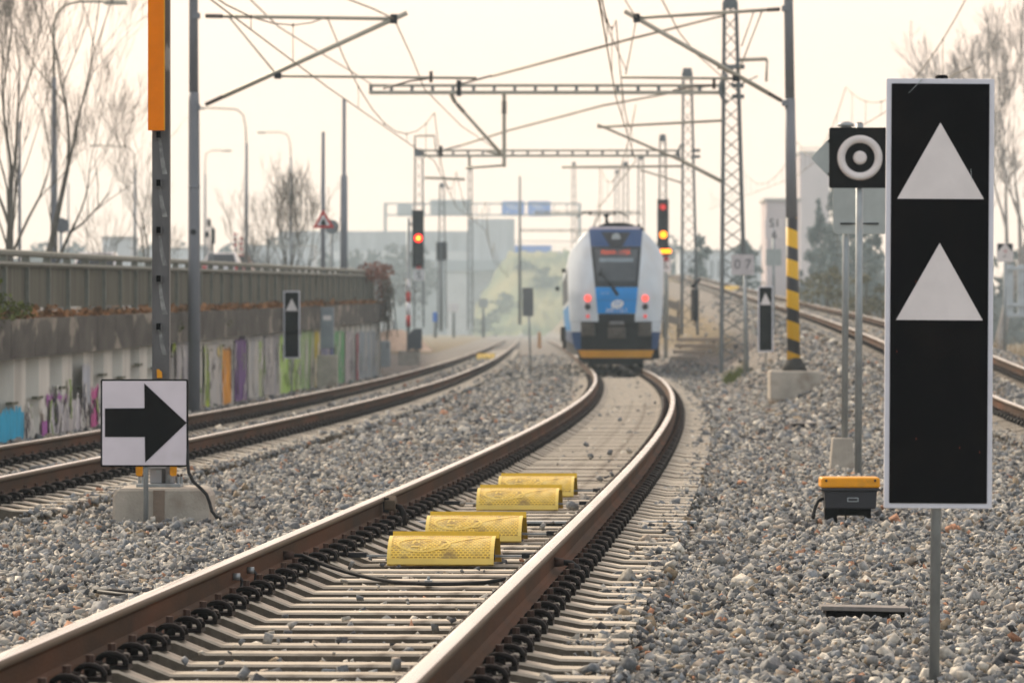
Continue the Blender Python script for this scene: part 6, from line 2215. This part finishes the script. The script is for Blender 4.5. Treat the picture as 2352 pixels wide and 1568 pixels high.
for (x, w_) in ((1050, 5.4), (885, 3.4), (720, 3.4)):
    mb = MB(); mb.box((W(x, 0, Y).x, Y + 4, (zb - 1.4) / 2), (w_, 15, zb)); mb.build('pier', m_bridge, br)
mb = MB(); x0, x1 = W(1075, 0, Y).x, W(1182, 0, Y).x; mb.box(((x0 + x1) / 2, Y + 1, (W(0, 503, Y).z + zb) / 2), (x1 - x0, 4, W(0, 503, Y).z - zb)); mb.build('abutment_tower', m_barrier, br)
mb = MB(); mb.add([(x0, Y + 2, zb), (W(1170, 0, Y).x, Y + 2, zb), (W(1100, 0, Y).x, Y + 2, 0), (x0 - 3.2, Y + 2, 0)], [(0, 1, 2, 3)]); mb.build('wing_wall', m_bridge, br)
mb = MB(); mb.box((W(1215, 0, Y).x, Y - .7, W(0, 572, Y).z), (11.8, .1, 1.9)); mb.build('blue_strip', m_blue, br)
mb = MB()
for k in range(60):
    x = W(1182, 0, Y).x + k * .72
    mb.box((x, Y - .2, zm + 1.3), (.1, .1, 2.7))
mb.box((W(1290, 0, Y).x, Y - .2, zm + 2.7), (38, .16, .2)); mb.build('railing', m_lattice, br)
# dark far wall under the bridge
Y = 1380.0
mb = MB(); x0, x1 = W(760, 0, Y).x, W(1110, 0, Y).x; mb.box(((x0 + x1) / 2, Y, 10.5), (x1 - x0, 2, 21.5))
o = mb.build('underpass_wall', mat('dull underpass concrete', (.22, .24, .25), .9, var=.15, vs=.15), origin=((x0 + x1) / 2, Y, 0))  # bluish lift in the colour stands in for far haze
tag(o, 'dull dark wall closing the space under the far bridge', 'wall')

# grassy slope
Y = 470.0
mb = MB()
nxs, nys = 60, 30
rs_ = np.random.default_rng(77)
RN = rs_.normal(0, .4, (64, 64))
rnd_ = lambda i, j: float(RN[i, j])
vs, fs = [], []
for j in range(nys):
    for i in range(nxs):
        u, v = i / (nxs - 1), j / (nys - 1)
        y = 1150 + 110 * v
        x = W(1090, 0, y).x + 43 * u
        z = rnd_(i, j) + 21.4 * min(1, v * 1.05) ** .9 * min(1, (.35 * v + u * 3.2)) + .2 * math.sin(i * 1.3 + j)
        vs.append((x, y, z - .1))
for j in range(nys - 1):
    for i in range(nxs - 1): fs.append((j * nxs + i, j * nxs + i + 1, (j + 1) * nxs + i + 1, (j + 1) * nxs + i))
mb.add(vs, fs, 0, True)
tag(mb.build('hill', mat('slope grass', (.095, .125, .04), .95, var=.3, vs=.22, col3=(.22, .20, .07), s3=.06, f3=(.42, .62)), origin=(2, 1200, 0)), 'green and ochre grass slope beside the bridge', None, None, 'structure')

bush_m = mat('slope bushes', (.13, .14, .06), .95, var=.4, vs=.2)
for i, (x, y_, h, lab) in enumerate(((1118, 1165, 5.2, 'low hazy bush at the foot of the grass slope nearest the signals'), (1160, 1190, 6.2, 'hazy bush on the lower grass slope right of its neighbour'), (1205, 1230, 5.4, 'hazy bush high on the grass slope under the blue strip'), (1255, 1205, 6.6, 'hazy bush on the grass slope close to the train flank'))):
    leaf_tree('slope_bush', lab, (W(x, 0, y_).x, y_, [.2, 4.0, 13.0, 10.0][i]), h, 4.0, 300 + i, bush_m, 'bushes on the grass slope', 700, .5, False)
mb = MB(); rdh = np.random.default_rng(31)
q = W(905, 790, 330.0)
vs, fs = [], []
for j in range(9):
    for i in range(14):
        u, v = i / 13, j / 8
        vs.append((q.x - 2.6 + 5.2 * u, 326 + 9 * v, -.1 + 1.5 * math.sin(math.pi * u) ** .8 * math.sin(math.pi * v) ** .8 + rdh.normal(0, .05)))
for j in range(8):
    for i in range(13): fs.append((j * 14 + i, j * 14 + i + 1, (j + 1) * 14 + i + 1, (j + 1) * 14 + i))
mb.add(vs, fs, 0, True)
tag(mb.build('sand_heap', mat('sandy soil', (.46, .34, .25), .95, var=.15, vs=1), origin=(q.x, 330, 0)), 'low heap of sandy soil past the end of the graffiti wall', 'heap')
for i, (x, yt_, Yq, lab) in enumerate(((905, 735, 420, 'hazy thin post left of the red signal, under the bridge'), (1042, 700, 430, 'hazy post with a pale round plate under the bridge'), (1000, 722, 410, 'hazy post with a small blue plate under the bridge'), (1110, 690, 440, 'hazy post at the foot of the bridge wing wall'))):
    t = thing('line_post', lab, 'post', (W(x, 0, Yq).x, Yq, 0), 'hazy posts by the far tracks')
    MB().tube([W(x, 775, Yq), W(x, yt_, Yq)], .12, 7).build('post', m_lattice, t)
    if i: MB().box(W(x, yt_ + 6, Yq) + Vector((0, -.15, 0)), (.9 if i != 2 else .45, .05, .8)).build('plate', [m_white, m_white, m_blue, m_signback][i], t, .02)

# motorway sign gantry on the bridge
Y = 1340.0; p = ppm(Y)
t = thing('sign_gantry', 'far motorway sign gantry with two blue boards and two grey board backs', 'sign gantry', (W(1108, 0, Y).x, Y, 19.0))
mb = MB()
for yy in (468, 494):
    a_, b_ = W(883, yy, Y), W(1332, yy, Y); mb.box(((a_.x + b_.x) / 2, Y, a_.z), (b_.x - a_.x, .6, .44))
for k in range(16):
    x = W(885 + k * 29.8, 0, Y).x; mb.box((x, Y + .02, W(0, 481, Y).z), (.28, .3, 26 / p))
mb.build('truss', m_lattice, t)
for xx in (885, 1331):
    mb = MB(); q = W(xx, 0, Y); mb.box((q.x, Y, (W(0, 466, Y).z + 19) / 2), (.82, .8, W(0, 466, Y).z - 19)); mb.build('post', m_lattice, t)
m_bkg = mat('pale board back', (.30, .32, .33), .7)
for (xa, xb, ya, yb, mm, nm) in ((912, 948, 469, 497, m_bkg, 'board_back'), (988, 1082, 459, 495, m_bkg, 'board_back'), (1153, 1205, 462, 496, m_blue, 'blue_board'), (1212, 1265, 462, 497, m_blue, 'blue_board')):
    a_, b_ = W(xa, ya, Y), W(xb, yb, Y)
    mb = MB(); mb.box(((a_.x + b_.x) / 2, Y - .25, (a_.z + b_.z) / 2), (b_.x - a_.x, .1, a_.z - b_.z)); bo = mb.build(nm, mm, t)
    if nm == 'blue_board':
        mb = MB(); cx_, cz_ = (a_.x + b_.x) / 2, (a_.z + b_.z) / 2
        for (dx, dz, w_) in ((-.7, .8, 2.5), (.0, .06, 2.5), (-1.6, -1.1, .8)):
            mb.box((cx_ + dx, Y - .31, cz_ + dz), (w_, .04, .28))
        mb.build('lettering_bar', mat('pale sign letters', (.55, .62, .72), .6), bo)

# far buildings
m_bpink = mat('pale pinkish render', (.60, .52, .52), .9, var=.06, vs=.3)
m_bgrey = mat('pale grey cladding', (.60, .63, .65), .8, var=.06, vs=.3)
m_roofb = mat('pale roof', (.48, .46, .43), .8, var=.06)
m_bwin = mat('far window', (.28, .30, .32), .3)


def building(label, x0, x1, yt, yb, Y, m, depth=14, windows=None, roof=True, zb=None):
    a_, b_ = W(x0, yt, Y), W(x1, yb, Y)
    z0 = b_.z if zb is None else zb
    cx = (a_.x + b_.x) / 2
    t = thing('building', label, 'building', (cx, Y, z0), 'far buildings')
    MB().box((cx, Y + depth / 2, (a_.z + z0) / 2), (b_.x - a_.x, depth, a_.z - z0)).build('wall', m, t)
    if roof:
        MB().box((cx, Y + depth / 2 + .1, a_.z + .15), (b_.x - a_.x + .4, depth + .6, .30)).build('roof', m_roofb, t)
    if windows:
        nx_, nz_ = windows
        for i in range(nx_):
            for j in range(nz_):
                x = a_.x + (b_.x - a_.x) * (i + .5) / nx_; z = z0 + (a_.z - z0) * (j + .6) / nz_
                MB().box((x, Y - .04, z), ((b_.x - a_.x) / nx_ * .5, .1, (a_.z - z0) / nz_ * .4)).build('window', m_bwin, t)
    return t


building('pinkish flat roofed block behind the striped pole, the nearer and lower', 1760, 1836, 462, 760, 520, m_bpink, 10, None, True, 0)
building('taller hazy pink block between striped pole and ring sign', 1838, 1905, 352, 760, 820, m_bpink, 12, None, True, 0)
building('long pale low building in haze behind the climbing track', 1560, 1760, 578, 700, 780, m_bgrey, 14, (12, 2), True, 0)
building('pale blue grey hall behind the fence among bare trees', 235, 300, 548, 640, 640, m_bgrey, 12, None, True, 3)
building('long pale low hall at the horizon right of the grey pole', 330, 470, 572, 640, 800, m_bgrey, 14, (9, 1), True, 4)
building('low pale hall behind the leafless bush', 560, 720, 566, 640, 810, m_bgrey, 14, (10, 1), True, 4)
mb = MB()
for k in range(14):
    mb.tube([W(1838 + k * 5, 350, 822), W(1838 + k * 5, 338, 822)], .04, 4)
mb.tube([W(1838, 339, 822), W(1905, 339, 822)], .05, 4)
tag(mb.build('roof_railing', m_lattice, origin=W(1870, 350, 822)), 'thin railing on the flat roof of the taller hazy pink block', 'railing')

build_stones()

# ------------------------------------------------------------------ haze
HAZE_D = 0.00040
mb = MB()
mb.box((20, 740, 21.0), (560, 1520, 48))
hz = mb.build('haze', [], origin=(20, 690, 20))
m = bpy.data.materials.new('haze air')
m.use_nodes = True
nt = m.node_tree
nt.nodes.remove(nt.nodes['Principled BSDF'])
pv = nt.nodes.new('ShaderNodeVolumePrincipled')
pv.inputs['Color'].default_value = (.70, .88, 1.0, 1)
pv.inputs['Density'].default_value = HAZE_D
pv.inputs['Anisotropy'].default_value = .2
nt.links.new(pv.outputs['Volume'], nt.nodes['Material Output'].inputs['Volume'])
hz.data.materials.append(m)
tag(hz, 'thin pale winter haze filling the air', 'haze', None, 'stuff')

# ------------------------------------------------------------------ light
SUN_EL, SUN_AZ = R_(29), R_(-34)          # ahead of the camera and to its left
world = bpy.data.worlds.new('World')
scene.world = world
world.use_nodes = True
nt = world.node_tree
N, L = nt.nodes, nt.links
bg = N['Background']
sky = N.new('ShaderNodeTexSky')
sky.sky_type = 'NISHITA'
sky.sun_disc = False
sky.sun_elevation = SUN_EL
sky.sun_rotation = SUN_AZ
sky.air_density = 1.0
sky.dust_density = 6.0
sky.ozone_density = 1.0
# veiled winter sky: warm and bright toward the sun, dimmer and cooler away from it
tc = N.new('ShaderNodeTexCoord')
dt = N.new('ShaderNodeVectorMath'); dt.operation = 'DOT_PRODUCT'
dt.inputs[1].default_value = (math.sin(SUN_AZ * .6), math.cos(SUN_AZ * .6), .25)
L.new(tc.outputs['Generated'], dt.inputs[0])
mr = N.new('ShaderNodeMapRange'); mr.interpolation_type = 'SMOOTHSTEP'
mr.inputs['From Min'].default_value = -.75; mr.inputs['From Max'].default_value = .85
L.new(dt.outputs['Value'], mr.inputs['Value'])
veil = N.new('ShaderNodeMix'); veil.data_type = 'RGBA'
SK = 7.0
veil.inputs['A'].default_value = (3.35, 3.6, 3.75, 1)
veil.inputs['B'].default_value = (5.85, 4.55, 3.78, 1)
L.new(mr.outputs['Result'], veil.inputs['Factor'])
mx = N.new('ShaderNodeMix')
mx.data_type = 'RGBA'
mx.inputs['Factor'].default_value = .85
L.new(sky.outputs['Color'], mx.inputs['A'])
sz = N.new('ShaderNodeSeparateXYZ'); L.new(tc.outputs['Generated'], sz.inputs[0])
hm = N.new('ShaderNodeMapRange'); hm.inputs['From Min'].default_value = -.01; hm.inputs['From Max'].default_value = .10
L.new(sz.outputs['Z'], hm.inputs['Value'])
low = N.new('ShaderNodeMix'); low.data_type = 'RGBA'
low.inputs['A'].default_value = (1.08, 1.06, .97, 1); low.inputs['B'].default_value = (1, 1, 1.02, 1)
L.new(hm.outputs['Result'], low.inputs['Factor'])
ml = N.new('ShaderNodeMix'); ml.data_type = 'RGBA'; ml.blend_type = 'MULTIPLY'; ml.inputs['Factor'].default_value = 1
L.new(veil.outputs['Result'], ml.inputs['A']); L.new(low.outputs['Result'], ml.inputs['B'])
cn = N.new('ShaderNodeTexNoise'); cn.inputs['Scale'].default_value = 5; cn.inputs['Detail'].default_value = 3
cm = N.new('ShaderNodeMapping'); cm.inputs['Scale'].default_value = (1, 1, 5); L.new(tc.outputs['Generated'], cm.inputs['Vector']); L.new(cm.outputs['Vector'], cn.inputs['Vector'])
cr_ = N.new('ShaderNodeMapRange'); cr_.inputs['To Min'].default_value = .93; cr_.inputs['To Max'].default_value = 1.07; L.new(cn.outputs['Fac'], cr_.inputs['Value'])
sc_ = N.new('ShaderNodeVectorMath'); sc_.operation = 'SCALE'; L.new(ml.outputs['Result'], sc_.inputs[0]); L.new(cr_.outputs['Result'], sc_.inputs['Scale'])
L.new(sc_.outputs['Vector'], mx.inputs['B'])
L.new(mx.outputs['Result'], bg.inputs['Color'])
bg.inputs['Strength'].default_value = .10

sd = bpy.data.lights.new('Sun', 'SUN')
sd.energy = 1.5
sd.angle = R_(7)
sd.color = (1, .87, .68)
so = bpy.data.objects.new('Sun', sd)
COL.objects.link(so)
sv = Vector((math.sin(SUN_AZ) * math.cos(SUN_EL), math.cos(SUN_AZ) * math.cos(SUN_EL), math.sin(SUN_EL)))
so.rotation_euler = (-sv).to_track_quat('-Z', 'Y').to_euler()
so.location = sv * 60

# ------------------------------------------------------------------ camera
cd = bpy.data.cameras.new('Camera')
co = bpy.data.objects.new('Camera', cd)
COL.objects.link(co)
co.location = (0, 0, CZ)
co.rotation_euler = (math.pi / 2 - math.atan((1568 / 2 - HY) / F), 0, 0)
cd.sensor_width = 36
cd.lens = F / 2352 * 36
cd.clip_start = .5
cd.clip_end = 4000
cd.dof.use_dof = True
cd.dof.focus_distance = 26.5
cd.dof.aperture_fstop = 7.0
scene.camera = co

scene.view_settings.view_transform = 'Standard'
scene.view_settings.look = 'None'
scene.view_settings.exposure = 1.32
scene.view_settings.gamma = 1
scene.cycles.max_bounces = 6
scene.cycles.volume_bounces = 1
scene.cycles.use_denoising = True
